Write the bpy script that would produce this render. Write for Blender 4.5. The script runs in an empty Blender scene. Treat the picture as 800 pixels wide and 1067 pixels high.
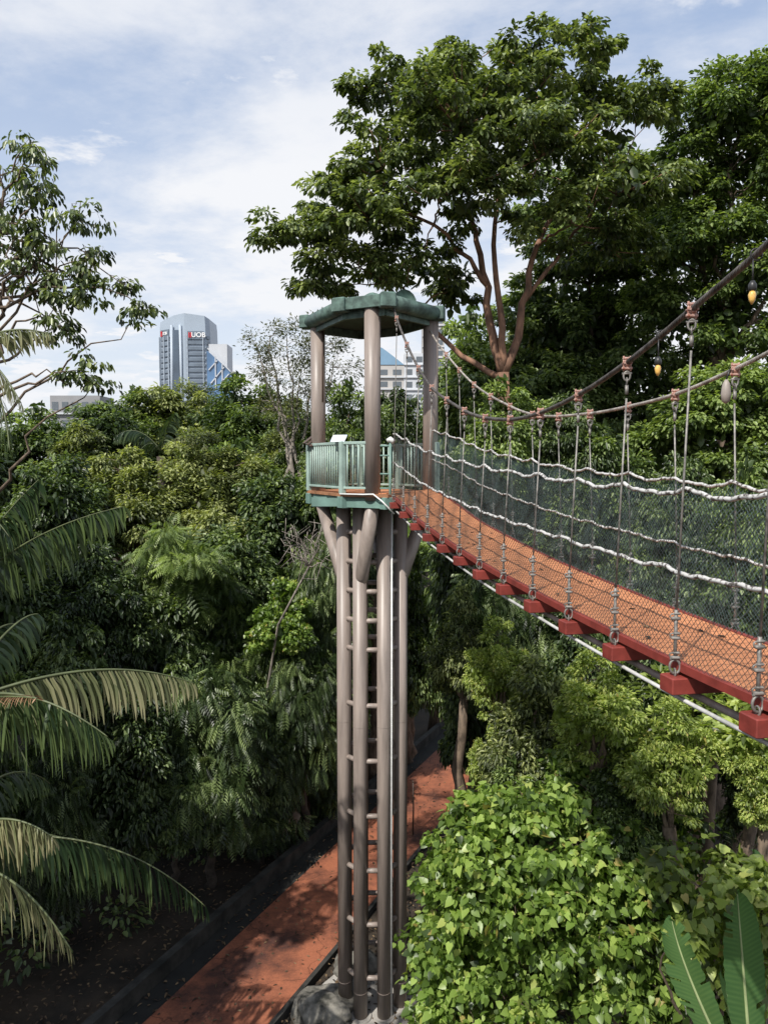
import bpy, math, random
import numpy as np
from mathutils import Vector, Matrix
random.seed(7); RNG = np.random.default_rng(7)
S = bpy.context.scene; COL = S.collection
EYE = 12.0; PIT = math.radians(3.7); F = 800.0

def P(px, py, Y):
    """world point at forward distance Y that the survey photo shows at (px, py)"""
    x = (px-400)/F; y = (533.5-py)/F
    dy = math.cos(PIT)+y*math.sin(PIT); dz = -math.sin(PIT)+y*math.cos(PIT)
    return Vector((x*Y/dy, Y, EYE+dz*Y/dy))

# ---------------------------------------------------------------- helpers
def link(o, parent=None):
    COL.objects.link(o)
    if parent is not None: o.parent = parent
    return o
def tag(o, label=None, cat=None, group=None, kind=None):
    if label: o['label'] = label
    if cat: o['category'] = cat
    if group: o['group'] = group
    if kind: o['kind'] = kind
    return o
def empty(name, loc, label, cat, group=None, rz=0.0):
    o = bpy.data.objects.new(name, None); o.empty_display_size = .2
    o.location = loc; o.rotation_euler = (0, 0, rz); COL.objects.link(o)
    return tag(o, label, cat, group)

class MB:
    def __init__(s): s.v = []; s.f = []; s.sm = []
    def add(s, vs, fs, smooth=False):
        n = len(s.v); s.v += [tuple(v) for v in vs]
        s.f += [tuple(i+n for i in f) for f in fs]; s.sm += [smooth]*len(fs)
    def box(s, c, d, M=None, bev=0.0):
        x, y, z = [k/2 for k in d]; c = Vector(c)
        if bev > 0:
            b = min(bev, x*.8, y*.8, z*.8); vs = []; fs = []
            pts = []
            for zz, ins in ((-z, b), (-z+b, 0), (z-b, 0), (z, b)):
                xi, yi = x-ins, y-ins
                pts.append([(-xi+b, -yi, zz), (xi-b, -yi, zz), (xi, -yi+b, zz), (xi, yi-b, zz), (xi-b, yi, zz), (-xi+b, yi, zz), (-xi, yi-b, zz), (-xi, -yi+b, zz)])
            for r in pts: vs += r
            for k in range(3):
                for i in range(8):
                    j = (i+1) % 8; fs.append((k*8+i, k*8+j, k*8+8+j, k*8+8+i))
            fs.append(tuple(range(7, -1, -1))); fs.append(tuple(range(24, 32)))
        else:
            vs = [(-x,-y,-z),(x,-y,-z),(x,y,-z),(-x,y,-z),(-x,-y,z),(x,-y,z),(x,y,z),(-x,y,z)]
            fs = [(3,2,1,0),(4,5,6,7),(0,1,5,4),(1,2,6,5),(2,3,7,6),(3,0,4,7)]
        vs = [Vector(v) for v in vs]
        if M is not None: vs = [M @ v for v in vs]
        s.add([v+c for v in vs], fs)
    def bar(s, a, b, w, h, up=(0,0,1), bev=0.0):
        a = Vector(a); b = Vector(b); d = b-a; L = d.length; d.normalize()
        u = Vector(up); sd = d.cross(u)
        if sd.length < 1e-4: sd = d.cross(Vector((1,0,0)))
        sd.normalize(); u = sd.cross(d)
        M = Matrix((d, sd, u)).transposed()
        s.box((a+b)/2, (L, w, h), M, bev)
    def tube(s, pts, r, n=10, cap=True, closed=False):
        pts = [Vector(p) for p in pts]; m = len(pts)
        rs = r if isinstance(r, (list, tuple)) else [r]*m
        vs = []; prev = None
        for i, p in enumerate(pts):
            if closed: d = pts[(i+1) % m]-pts[i-1]
            else: d = pts[min(i+1, m-1)]-pts[max(i-1, 0)]
            d.normalize()
            if prev is None:
                a = Vector((0,0,1)) if abs(d.z) < .9 else Vector((1,0,0))
                u = d.cross(a).normalized()
            else:
                u = (prev-d*prev.dot(d)).normalized()
            prev = u; w = d.cross(u)
            for k in range(n):
                t = 2*math.pi*k/n; vs.append(p+(u*math.cos(t)+w*math.sin(t))*rs[i])
        fs = []
        for i in range(m if closed else m-1):
            j = (i+1) % m
            for k in range(n):
                l = (k+1) % n; fs.append((i*n+k, i*n+l, j*n+l, j*n+k))
        s.add(vs, fs, True)
        if cap and not closed:
            k0 = len(s.v)-m*n
            s.f.append(tuple(k0+i for i in range(n-1, -1, -1))); s.sm.append(False)
            s.f.append(tuple(k0+(m-1)*n+i for i in range(n))); s.sm.append(False)
    def cyl(s, a, b, r, n=24, r2=None): s.tube([a, b], [r, r if r2 is None else r2], n)
    def prism(s, poly, z0, z1, closed=True):
        n = len(poly); vs = [(p[0], p[1], z0) for p in poly]+[(p[0], p[1], z1) for p in poly]
        fs = [(i, (i+1) % n, n+(i+1) % n, n+i) for i in range(n)]
        fs += [tuple(range(n-1, -1, -1)), tuple(range(n, 2*n))]
        s.add(vs, fs)
    def torus(s, c, R, r, axis='y', n=16, m=6, sx=1.0, sz=1.0):
        pts = []
        for i in range(n):
            t = 2*math.pi*i/n; a, b = R*math.cos(t)*sx, R*math.sin(t)*sz
            pts.append(Vector(c)+(Vector((a, 0, b)) if axis == 'y' else Vector((0, a, b)) if axis == 'x' else Vector((a, b, 0))))
        s.tube(pts, r, m, closed=True)
    def mesh(s, name):
        me = bpy.data.meshes.new(name); me.from_pydata(s.v, [], s.f)
        me.polygons.foreach_set('use_smooth', s.sm); me.update(); return me
    def build(s, name, m, parent=None):
        me = s.mesh(name); me.materials.append(m)
        o = bpy.data.objects.new(name, me); return link(o, parent)

def np_mesh(name, V, Fq, mat, tint=None, smooth=False):
    me = bpy.data.meshes.new(name); nv = len(V); nf, k = Fq.shape
    me.vertices.add(nv); me.vertices.foreach_set('co', np.ascontiguousarray(V, dtype=np.float32).ravel())
    me.loops.add(nf*k); me.loops.foreach_set('vertex_index', np.ascontiguousarray(Fq, dtype=np.int32).ravel())
    me.polygons.add(nf); me.polygons.foreach_set('loop_start', np.arange(0, nf*k, k, dtype=np.int32))
    try: me.polygons.foreach_set('loop_total', np.full(nf, k, dtype=np.int32))
    except Exception: pass
    if smooth: me.polygons.foreach_set('use_smooth', np.ones(nf, dtype=bool))
    me.update(calc_edges=True)
    if tint is not None:
        a = me.attributes.new('tint', 'FLOAT', 'POINT'); a.data.foreach_set('value', np.ascontiguousarray(tint, dtype=np.float32))
    me.materials.append(mat); return me
def ob(name, me, parent=None, loc=None):
    o = bpy.data.objects.new(name, me)
    if loc is not None: o.location = loc
    return link(o, parent)

# ---------------------------------------------------------------- materials
class NT:
    def __init__(s, m): s.t = m.node_tree; s.n = s.t.nodes; s.l = s.t.links
    def __call__(s, ty, **kw):
        n = s.n.new(ty)
        for k, v in kw.items():
            if k.startswith('i_'):
                key = k[2:].replace('_', ' '); n.inputs[key].default_value = v
            else: setattr(n, k, v)
        return n
def pmat(name, col, rough=.6, var=.15, scale=3.0, col2=None, metal=0.0, bump=0.0, bscale=30.0, spec=.5, stretch=None, thr=(.35,.65)):
    m = bpy.data.materials.new(name); m.use_nodes = True; N = NT(m); b = N.n['Principled BSDF']
    b.inputs['Roughness'].default_value = rough; b.inputs['Metallic'].default_value = metal
    b.inputs['Specular IOR Level'].default_value = spec
    tc = N('ShaderNodeTexCoord'); src = tc.outputs['Object']
    if stretch:
        mp = N('ShaderNodeMapping'); mp.inputs['Scale'].default_value = stretch; N.l.new(src, mp.inputs[0]); src = mp.outputs[0]
    no = N('ShaderNodeTexNoise', i_Scale=scale, i_Detail=6.0, i_Roughness=.6); N.l.new(src, no.inputs['Vector'])
    mr = N('ShaderNodeMapRange'); mr.inputs[1].default_value = thr[0]; mr.inputs[2].default_value = thr[1]; N.l.new(no.outputs[0], mr.inputs[0])
    mx = N('ShaderNodeMix', data_type='RGBA'); N.l.new(mr.outputs[0], mx.inputs[0])
    c2 = col2 if col2 else tuple(c*(1-var*2) for c in col)
    mx.inputs[6].default_value = (*c2, 1); mx.inputs[7].default_value = (*[min(1, c*(1+(0 if col2 else var))) for c in col], 1)
    N.l.new(mx.outputs[2], b.inputs['Base Color'])
    if bump > 0:
        n2 = N('ShaderNodeTexNoise', i_Scale=bscale, i_Detail=5.0); N.l.new(src, n2.inputs['Vector'])
        bp = N('ShaderNodeBump', i_Strength=bump, i_Distance=.02); N.l.new(n2.outputs[0], bp.inputs['Height']); N.l.new(bp.outputs[0], b.inputs['Normal'])
    return m
def leafmat(name, dark, mid, light, rough=.42, trans=.3, tcol=None, orand=.25, spec=.5):
    m = bpy.data.materials.new(name); m.use_nodes = True; N = NT(m); b = N.n['Principled BSDF']; out = N.n['Material Output']
    at = N('ShaderNodeAttribute', attribute_name='tint')
    oi = N('ShaderNodeObjectInfo')
    ma = N('ShaderNodeMath', operation='MULTIPLY_ADD'); ma.inputs[1].default_value = orand; N.l.new(oi.outputs['Random'], ma.inputs[0])
    sb = N('ShaderNodeMath', operation='SUBTRACT'); sb.inputs[1].default_value = orand/2; N.l.new(at.outputs['Fac'], sb.inputs[0]); N.l.new(sb.outputs[0], ma.inputs[2])
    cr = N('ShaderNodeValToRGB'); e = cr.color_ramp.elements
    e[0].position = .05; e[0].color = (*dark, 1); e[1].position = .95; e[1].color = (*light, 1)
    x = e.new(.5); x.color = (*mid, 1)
    if name in ('leaf_heart', 'leaf_lime'): e[-1].position = .9; y = e.new(.985); y.color = (.36, .30, .09, 1)
    ma.use_clamp = True; N.l.new(ma.outputs[0], cr.inputs[0]); N.l.new(cr.outputs[0], b.inputs['Base Color'])
    if name in ('leaf_heart', 'leaf_lime'): N.l.new(at.outputs['Fac'], cr.inputs[0])
    b.inputs['Roughness'].default_value = rough; b.inputs['Specular IOR Level'].default_value = spec
    tr = N('ShaderNodeBsdfTranslucent')
    mm = N('ShaderNodeMix', data_type='RGBA', blend_type='MULTIPLY'); mm.inputs[0].default_value = 1
    N.l.new(cr.outputs[0], mm.inputs[6]); mm.inputs[7].default_value = (*(tcol or (1.9, 2.0, .7)), 1); N.l.new(mm.outputs[2], tr.inputs[0])
    ms = N('ShaderNodeMixShader'); ms.inputs[0].default_value = trans
    N.l.new(b.outputs[0], ms.inputs[1]); N.l.new(tr.outputs[0], ms.inputs[2]); N.l.new(ms.outputs[0], out.inputs[0])
    return m
M = {}
M['col'] = pmat('brown_grey_paint', (.285, .235, .205), .42, .14, 1.6, bump=.06, bscale=40, stretch=(5, 5, .45))
M['sage'] = pmat('sage_paint', (.34, .45, .40), .45, .10, 3)
M['green'] = pmat('green_paint', (.18, .30, .26), .5, .12, 2.5, bump=.05)
M['fascia'] = pmat('weathered_green_paint', (.095, .155, .13), .6, .30, 5.0, bump=.15, bscale=12)
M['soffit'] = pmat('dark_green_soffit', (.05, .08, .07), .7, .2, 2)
M['board'] = pmat('deck_board', (.36, .17, .085), .65, .2, 4, bump=.1)
M['white'] = pmat('white_plastic', (.78, .78, .76), .4, .06, 6)
M['conduit'] = pmat('greyed_plastic', (.55, .55, .53), .45, .2, 4); M['sign'] = pmat('sign_face', (.75, .78, .80), .35, .1, 18, col2=(.25, .4, .55), thr=(.38, .46))
M['brown'] = pmat('brown_metal', (.10, .065, .05), .5, .1)
M['redsteel'] = pmat('red_steel', (.235, .042, .032), .5, .15, 6, bump=.08)
M['galv'] = pmat('galvanised', (.24, .225, .205), .5, .3, 14, metal=.3)
M['cable'] = pmat('wire_rope', (.13, .115, .105), .5, .3, 12, metal=.3)
M['cable2'] = pmat('pale_wire_rope', (.42, .38, .34), .5, .3, 8, metal=.2)
M['rust'] = pmat('rusty_clamp', (.50, .36, .31), .6, .2, 35, col2=(.28, .10, .06), metal=.2)
M['net'] = pmat('dark_net', (.045, .055, .05), .6, .1)
M['netback'] = pmat('teal_net', (.12, .185, .175), .6, .15, 4)
M['pipe'] = pmat('grey_pipe', (.30, .26, .23), .5, .15, 5)
M['glassy'] = pmat('amber_bulb', (.75, .45, .12), .08, .2, 30, spec=.8)
M['socket'] = pmat('black_socket', (.03, .03, .03), .4, .1)
M['bark'] = pmat('bark', (.17, .125, .09), .85, .3, 5, bump=.4, bscale=25, stretch=(2, 2, .6))
M['barkred'] = pmat('warm_bark', (.25, .135, .085), .8, .3, 3, bump=.4, bscale=18, stretch=(2, 2, .6))
M['barkpale'] = pmat('pale_bark', (.33, .29, .25), .8, .25, 5, bump=.3, bscale=25, stretch=(2, 2, .6))
M['barkdark'] = pmat('dark_bark', (.07, .055, .042), .9, .3, 5, bump=.4, bscale=25)
M['soil'] = pmat('forest_floor', (.050, .036, .024), .95, .3, .9, col2=(.016, .014, .010), bump=.6, bscale=6)
M['stone'] = pmat('pale_rock', (.30, .28, .24), .9, .3, 2.6, col2=(.03, .03, .024), bump=.7, bscale=5)
M['conc'] = pmat('stained_concrete', (.055, .052, .046), .9, .3, 2, col2=(.012, .013, .011), bump=.3, bscale=14)
M['concl'] = pmat('pale_concrete', (.36, .34, .31), .85, .2, 2, bump=.2, bscale=14)
M['drain'] = pmat('dark_drain_concrete', (.02, .02, .018), .9, .2, 2)  # near-black concrete for the drain strip
M['hill'] = pmat('wooded_hill', (.03, .05, .02), .95, .3, .4, bump=.8, bscale=.6)
M['frond'] = leafmat('palm_leaf', (.010, .022, .012), (.026, .05, .022), (.10, .14, .05), .38, .22)
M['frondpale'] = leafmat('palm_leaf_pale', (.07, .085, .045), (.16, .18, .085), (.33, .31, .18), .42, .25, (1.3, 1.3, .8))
M['fronddead'] = leafmat('palm_leaf_dry', (.16, .08, .04), (.33, .19, .10), (.5, .33, .2), .6, .2, (1.2, 1, .8))
M['rachis'] = pmat('palm_stalk', (.10, .12, .05), .5, .2)
M['banana'] = leafmat('banana_leaf', (.035, .075, .028), (.06, .13, .045), (.12, .21, .07), .35, .3)
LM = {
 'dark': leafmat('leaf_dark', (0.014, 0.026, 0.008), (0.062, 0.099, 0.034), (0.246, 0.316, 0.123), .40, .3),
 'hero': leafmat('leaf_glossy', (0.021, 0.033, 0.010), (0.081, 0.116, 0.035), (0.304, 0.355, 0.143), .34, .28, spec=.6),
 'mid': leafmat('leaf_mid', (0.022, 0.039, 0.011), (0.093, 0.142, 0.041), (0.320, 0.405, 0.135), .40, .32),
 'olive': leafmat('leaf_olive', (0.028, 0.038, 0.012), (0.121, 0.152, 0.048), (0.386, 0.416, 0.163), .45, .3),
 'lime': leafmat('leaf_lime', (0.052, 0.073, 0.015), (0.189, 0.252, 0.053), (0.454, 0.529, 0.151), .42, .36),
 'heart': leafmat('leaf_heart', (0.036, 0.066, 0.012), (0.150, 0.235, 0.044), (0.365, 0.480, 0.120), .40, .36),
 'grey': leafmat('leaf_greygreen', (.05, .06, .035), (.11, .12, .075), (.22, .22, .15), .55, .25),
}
def path_mat():
    m = bpy.data.materials.new('orange_path'); m.use_nodes = True; N = NT(m); b = N.n['Principled BSDF']; b.inputs['Roughness'].default_value = .8
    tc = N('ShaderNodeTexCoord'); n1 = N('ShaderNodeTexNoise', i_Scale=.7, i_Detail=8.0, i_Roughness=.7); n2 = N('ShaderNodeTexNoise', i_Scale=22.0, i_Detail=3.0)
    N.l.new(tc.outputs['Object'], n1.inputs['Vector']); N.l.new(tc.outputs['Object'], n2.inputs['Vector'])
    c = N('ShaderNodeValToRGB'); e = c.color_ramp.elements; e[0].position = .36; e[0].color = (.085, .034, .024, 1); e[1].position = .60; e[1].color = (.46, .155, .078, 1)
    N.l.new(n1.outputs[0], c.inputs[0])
    mx = N('ShaderNodeMix', data_type='RGBA', blend_type='MULTIPLY'); mx.inputs[0].default_value = .5; N.l.new(c.outputs[0], mx.inputs[6]); N.l.new(n2.outputs[0], mx.inputs[7]); 
    ga = N('ShaderNodeBrightContrast', i_Bright=.08, i_Contrast=.1); N.l.new(mx.outputs[2], ga.inputs[0])
    vo = N('ShaderNodeTexVoronoi', feature='DISTANCE_TO_EDGE', i_Scale=.45); n3 = N('ShaderNodeTexNoise', i_Scale=1.6, i_Detail=4.0); av = N('ShaderNodeVectorMath', operation='ADD')
    N.l.new(tc.outputs['Object'], n3.inputs['Vector']); N.l.new(tc.outputs['Object'], av.inputs[0]); N.l.new(n3.outputs[1], av.inputs[1]); N.l.new(av.outputs[0], vo.inputs['Vector'])
    mr = N('ShaderNodeMapRange'); mr.inputs[1].default_value = 0; mr.inputs[2].default_value = .012; mr.inputs[3].default_value = .45; N.l.new(vo.outputs['Distance'], mr.inputs[0])
    mc = N('ShaderNodeMix', data_type='RGBA', blend_type='MULTIPLY'); mc.inputs[0].default_value = 1; N.l.new(mx.outputs[2], mc.inputs[6]); N.l.new(mr.outputs[0], mc.inputs[7]); N.l.new(mc.outputs[2], b.inputs['Base Color'])
    bp = N('ShaderNodeBump', i_Strength=.3, i_Distance=.01); N.l.new(n2.outputs[0], bp.inputs['Height']); N.l.new(bp.outputs[0], b.inputs['Normal'])
    return m
def deck_mat():
    m = bpy.data.materials.new('orange_deck'); m.use_nodes = True; N = NT(m); b = N.n['Principled BSDF']; b.inputs['Roughness'].default_value = .75
    tc = N('ShaderNodeTexCoord'); mp = N('ShaderNodeMapping'); mp.inputs['Rotation'].default_value = (0, 0, math.radians(-10.9)); N.l.new(tc.outputs['Object'], mp.inputs[0])
    wv = N('ShaderNodeTexWave', bands_direction='Y', i_Scale=2.3, i_Distortion=.15, i_Detail=1.0); N.l.new(mp.outputs[0], wv.inputs[0])
    n1 = N('ShaderNodeTexNoise', i_Scale=5.0, i_Detail=8.0, i_Roughness=.7); N.l.new(tc.outputs['Object'], n1.inputs['Vector'])
    c = N('ShaderNodeValToRGB'); e = c.color_ramp.elements; e[0].position = .30; e[0].color = (.44, .17, .075, 1); e[1].position = .62; e[1].color = (.64, .265, .12, 1)
    N.l.new(n1.outputs[0], c.inputs[0])
    r = N('ShaderNodeValToRGB'); e = r.color_ramp.elements; e[0].position = .0; e[0].color = (.5, .5, .5, 1); e[1].position = .10; e[1].color = (1, 1, 1, 1); N.l.new(wv.outputs[0], r.inputs[0])
    mx = N('ShaderNodeMix', data_type='RGBA', blend_type='MULTIPLY'); mx.inputs[0].default_value = 1; N.l.new(c.outputs[0], mx.inputs[6]); N.l.new(r.outputs[0], mx.inputs[7])
    N.l.new(mx.outputs[2], b.inputs['Base Color'])
    bp = N('ShaderNodeBump', i_Strength=.25, i_Distance=.01); N.l.new(n1.outputs[0], bp.inputs['Height']); N.l.new(bp.outputs[0], b.inputs['Normal'])
    return m
M['path'] = path_mat(); M['deck'] = deck_mat()
def rope_mat():
    m = bpy.data.materials.new('taped_white_rope'); m.use_nodes = True; N = NT(m); b = N.n['Principled BSDF']; b.inputs['Roughness'].default_value = .5
    tc = N('ShaderNodeTexCoord'); n1 = N('ShaderNodeTexNoise', i_Scale=26.0, i_Detail=3.0); N.l.new(tc.outputs['Object'], n1.inputs['Vector'])
    c = N('ShaderNodeValToRGB'); e = c.color_ramp.elements; e[0].position = .40; e[0].color = (.10, .085, .075, 1); e[1].position = .49; e[1].color = (.56, .55, .53, 1)
    N.l.new(n1.outputs[0], c.inputs[0]); N.l.new(c.outputs[0], b.inputs['Base Color']); return m
M['rope'] = rope_mat()

# ---------------------------------------------------------------- foliage machinery
TEMPL = {
 'oval': (np.array([(0,0,0),(.32,.5,.10),(.72,.38,.04),(1,0,-.12),(.72,-.38,.04),(.32,-.5,.10)]), np.array([(0,1,2,3),(3,4,5,0)])),
 'diamond': (np.array([(0,0,0),(.45,.5,.06),(1,0,-.06),(.45,-.5,.06)]), np.array([(0,1,2,3)])),
 'heart': (np.array([(0,0,0),(-.14,.26,.05),(.12,.52,.08),(.5,0,-.02),(.55,.36,.02),(1,0,-.14),(-.14,-.26,.05),(.12,-.52,.08),(.55,-.36,.02)]),
           np.array([(0,1,2,3),(3,2,4,5),(0,3,7,6),(3,5,8,7)])),
}
def _pinn():
    v = [(0,0,0)]; v = []; f = []
    for i in range(6):
        u = .12+.15*i
        for s in (1, -1):
            k = len(v); L = .5*(1-.35*abs(i-2.5)/2.5)
            v += [(u, 0, -.1*u*u), (u+.10, s*L*.5, .0-.10*u), (u+.17, s*L, -.16-.1*u), (u+.01, s*L*.6, -.03-.1*u)]
            f.append((k, k+1, k+2, k+3))
    return np.array(v), np.array(f)
TEMPL['pinnate'] = _pinn()
def unit(a): return a/np.maximum(np.linalg.norm(a, axis=1, keepdims=True), 1e-6)
def leaves(name, C, D, Nn, L, W, tint, shape, mat):
    T, Fq = TEMPL[shape]; D = unit(D); Sd = unit(np.cross(Nn, D)); Up = np.cross(D, Sd)
    V = C[:, None, :]+T[None, :, 0:1]*(D*L[:, None])[:, None, :]+T[None, :, 1:2]*(Sd*W[:, None])[:, None, :]+T[None, :, 2:3]*(Up*L[:, None])[:, None, :]
    n, k = len(C), len(T)
    FF = (Fq[None, :, :]+(np.arange(n)*k)[:, None, None]).reshape(-1, 4)
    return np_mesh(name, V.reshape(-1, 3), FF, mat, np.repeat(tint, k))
def rdir(n, rng):
    a = rng.normal(size=(n, 3)); return unit(a)
def clump_pts(blobs, n, rng, low=-.45, shell=(.72, 1.0)):
    B = np.array(blobs, float); w = (B[:, 3]*B[:, 4]+B[:, 3]*B[:, 5]+B[:, 4]*B[:, 5]); w /= w.sum()
    out = []; o2 = []; g = 0
    while len(out) < n and g < n*40:
        g += 1; b = B[rng.choice(len(B), p=w)]; d = rng.normal(size=3); d /= np.linalg.norm(d)
        if d[2] < low: continue
        p = b[:3]+d*b[3:6]*rng.uniform(*shell)
        inside = False
        for q in B:
            if q is b or np.allclose(q, b): continue
            if np.linalg.norm((p-q[:3])/q[3:6]) < .7: inside = True; break
        if inside and rng.random() < .85: continue
        out.append(p); o2.append(d)
    return np.array(out), np.array(o2)
def foliage(name, cp, co, cr, per, L, W, rng, shape, mat, flat=.5, droop=.5, tint0=.5, ragged=.35, core=None):
    n = len(cp)*per; ci = np.repeat(np.arange(len(cp)), per)
    crs = cr*rng.uniform(1-ragged, 1+ragged, len(cp))[ci]
    d = rdir(n, rng); rad = rng.random(n)**.45
    off = d*rad[:, None]*crs[:, None]; off[:, 2] *= flat
    hr = np.sqrt(off[:, 0]**2+off[:, 1]**2)/crs; off[:, 2] -= hr**2*crs*.25*droop
    C = cp[ci]+off
    wild = 1.0 if shape == 'heart' else .55
    ax = unit(off*np.array([1, 1, .4])+.3*co[ci]*crs[:, None])+rdir(n, rng)*wild; ax[:, 2] -= droop*rng.uniform(.3, 1.3, n)
    Nn = np.tile(np.array([[0, 0, 1.0]]), (n, 1))+rdir(n, rng)*wild*.9+unit(off)*.45
    sz = rng.uniform(.45 if shape == 'heart' else .65, 1.3, n)
    t = tint0+rng.normal(0, .22, n)+rng.normal(0, .14, len(cp))[ci]+.20*(off[:, 2]/(crs*flat+1e-3))  # tint spread widened to paint shadow and highlight into leaves; clump tops paler
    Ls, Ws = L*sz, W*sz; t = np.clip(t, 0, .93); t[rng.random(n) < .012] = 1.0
    if core is not None:
        pts, m_, rc = core; k = len(pts)*m_; c2 = pts[np.repeat(np.arange(len(pts)), m_)]+rdir(k, rng)*rc*(rng.random(k)**.4)[:, None]
        z2 = rng.uniform(.8, 1.2, k)*1.9
        C = np.concatenate([C, c2]); ax = np.concatenate([ax, rdir(k, rng)+np.array([0, 0, -.4])]); Nn = np.concatenate([Nn, rdir(k, rng)+np.array([0, -.3, .6])])
        Ls = np.concatenate([Ls, L*z2]); Ws = np.concatenate([Ws, W*z2*1.15]); t = np.concatenate([t, np.full(k, tint0-.22)+rng.normal(0, .08, k)])  # core leaves tinted darker: inner crown shade put into their colour
    return leaves(name, C, ax, Nn, Ls, Ws, np.clip(t, 0, 1), shape, mat)
def core_of(bl, n, m_, rng, k=.55):
    B = np.array(bl, float); w = B[:, 3]*B[:, 4]*B[:, 5]; w /= w.sum(); i = rng.choice(len(B), n, p=w)
    return (B[i, :3]+rdir(n, rng)*B[i, 3:6]*k*(rng.random(n)**.5)[:, None], m_, float(np.mean(B[:, 3:6]))*.38)
def bez(a, b, c, n):
    return [Vector(a)*(1-t)**2+Vector(b)*2*t*(1-t)+Vector(c)*t*t for t in [i/(n-1) for i in range(n)]]
def wob(pts, amp, rng):
    return [p if i in (0,) else p+Vector(rng.normal(0, amp, 3)) for i, p in enumerate(pts)]
def limbs_to(mb, start, targets, cps, r0, rng, sag=.15, twigs=True, rt=.035, every=1, stem=None):
    """limbs from start to every target, then a thin branch to every clump"""
    nodes = []
    for t in targets:
        t = Vector(t); s = Vector(start)
        if stem:
            k_ = max([i for i, q_ in enumerate(stem) if i >= 4 and q_.z < t.z-.35*(Vector((q_.x-t.x, q_.y-t.y)).length)] or [4]); s = stem[k_]+(stem[min(k_+1, len(stem)-1)]-stem[k_])*rng.random()
        mid = s.lerp(t, .5)+Vector((0, 0, (t-s).length*sag))+Vector(rng.normal(0, .25, 3))
        pts = wob(bez(s, mid, t, 9), .05*(t-s).length**.5, rng)
        rr = [r0*(1-.82*i/8) for i in range(9)]
        mb.tube(pts, rr, 8); nodes += [(p, r) for p, r in zip(pts[2:], rr[2:])]
    if twigs:
        NP = np.array([tuple(p) for p, r in nodes])
        for c in cps[::every]:
            dd = np.linalg.norm(NP-c, axis=1)+np.maximum(0, NP[:, 2]-c[2])*.6; k = int(np.argmin(dd)); p, r = nodes[k]
            c = Vector(c); mid = p.lerp(c, .55)+Vector(rng.normal(0, .12, 3))+Vector((0, 0, .1))
            mb.tube(wob(bez(p, mid, c, 5), .04, rng), [min(rt, r*.7)*(1-.17*i) for i in range(5)], 5)

# shared crowns for the jungle; unit: built at a half-width of 2.6 m, half-height 2.6 m, centre at origin
CROWNS = {}
def make_crown(key, seed, mat, shape, L, W, n=60, per=150, cr=.62, flat=.55, droop=.5, bark='bark', tall=1.0, low=-.85, tint0=.5):
    rng = np.random.default_rng(seed); bl = [(0, 0, -.2, 1.7, 1.7, 1.8*tall)]
    for i in range(6):
        a = i*1.05+rng.uniform(-.3, .3); r = rng.uniform(.9, 1.5)
        bl.append((r*math.cos(a), r*math.sin(a), rng.uniform(-1.2, 1.1)*tall, rng.uniform(.8, 1.2), rng.uniform(.8, 1.2), rng.uniform(.7, 1.0)))
    bl.append((rng.uniform(-.4, .4), rng.uniform(-.4, .4), 1.6*tall, 1.0, 1.0, .9))
    cp, co = clump_pts(bl, n, rng, low, (.55, 1.05))
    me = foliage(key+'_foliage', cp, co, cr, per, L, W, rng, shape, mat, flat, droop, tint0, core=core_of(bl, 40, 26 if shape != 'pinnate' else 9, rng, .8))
    mb = MB(); limbs_to(mb, (0, 0, -2.2*tall), [(b[0]*.8, b[1]*.8, b[2]) for b in bl[1:]], cp, .12, rng, .1, every=2, rt=.025)
    lm = mb.mesh(key+'_limbs'); lm.materials.append(M[bark]); CROWNS[key] = (me, lm, tall)
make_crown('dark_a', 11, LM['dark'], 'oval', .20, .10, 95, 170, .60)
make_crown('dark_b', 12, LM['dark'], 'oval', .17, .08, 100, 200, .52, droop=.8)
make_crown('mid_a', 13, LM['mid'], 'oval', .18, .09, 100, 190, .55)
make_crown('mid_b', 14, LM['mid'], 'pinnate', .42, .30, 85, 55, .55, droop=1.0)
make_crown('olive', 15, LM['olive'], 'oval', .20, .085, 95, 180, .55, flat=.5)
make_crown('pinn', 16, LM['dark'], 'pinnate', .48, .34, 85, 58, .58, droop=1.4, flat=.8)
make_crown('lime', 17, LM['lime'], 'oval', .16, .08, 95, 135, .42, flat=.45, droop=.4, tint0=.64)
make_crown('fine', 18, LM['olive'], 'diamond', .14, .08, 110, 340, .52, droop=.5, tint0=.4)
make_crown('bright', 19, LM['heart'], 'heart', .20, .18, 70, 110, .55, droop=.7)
def trunk_poly(base, top, r, rng, n=8):
    base = Vector(base); top = Vector(top)
    pts = [base.lerp(top, i/(n-1))+(Vector((rng.normal(0, .08), rng.normal(0, .08), 0)) if 0 < i < n-1 else Vector()) for i in range(n)]
    return pts, [r*(1.35 if i == 0 else 1-.5*i/(n-1)) for i in range(n)]
TREES = 0
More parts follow.
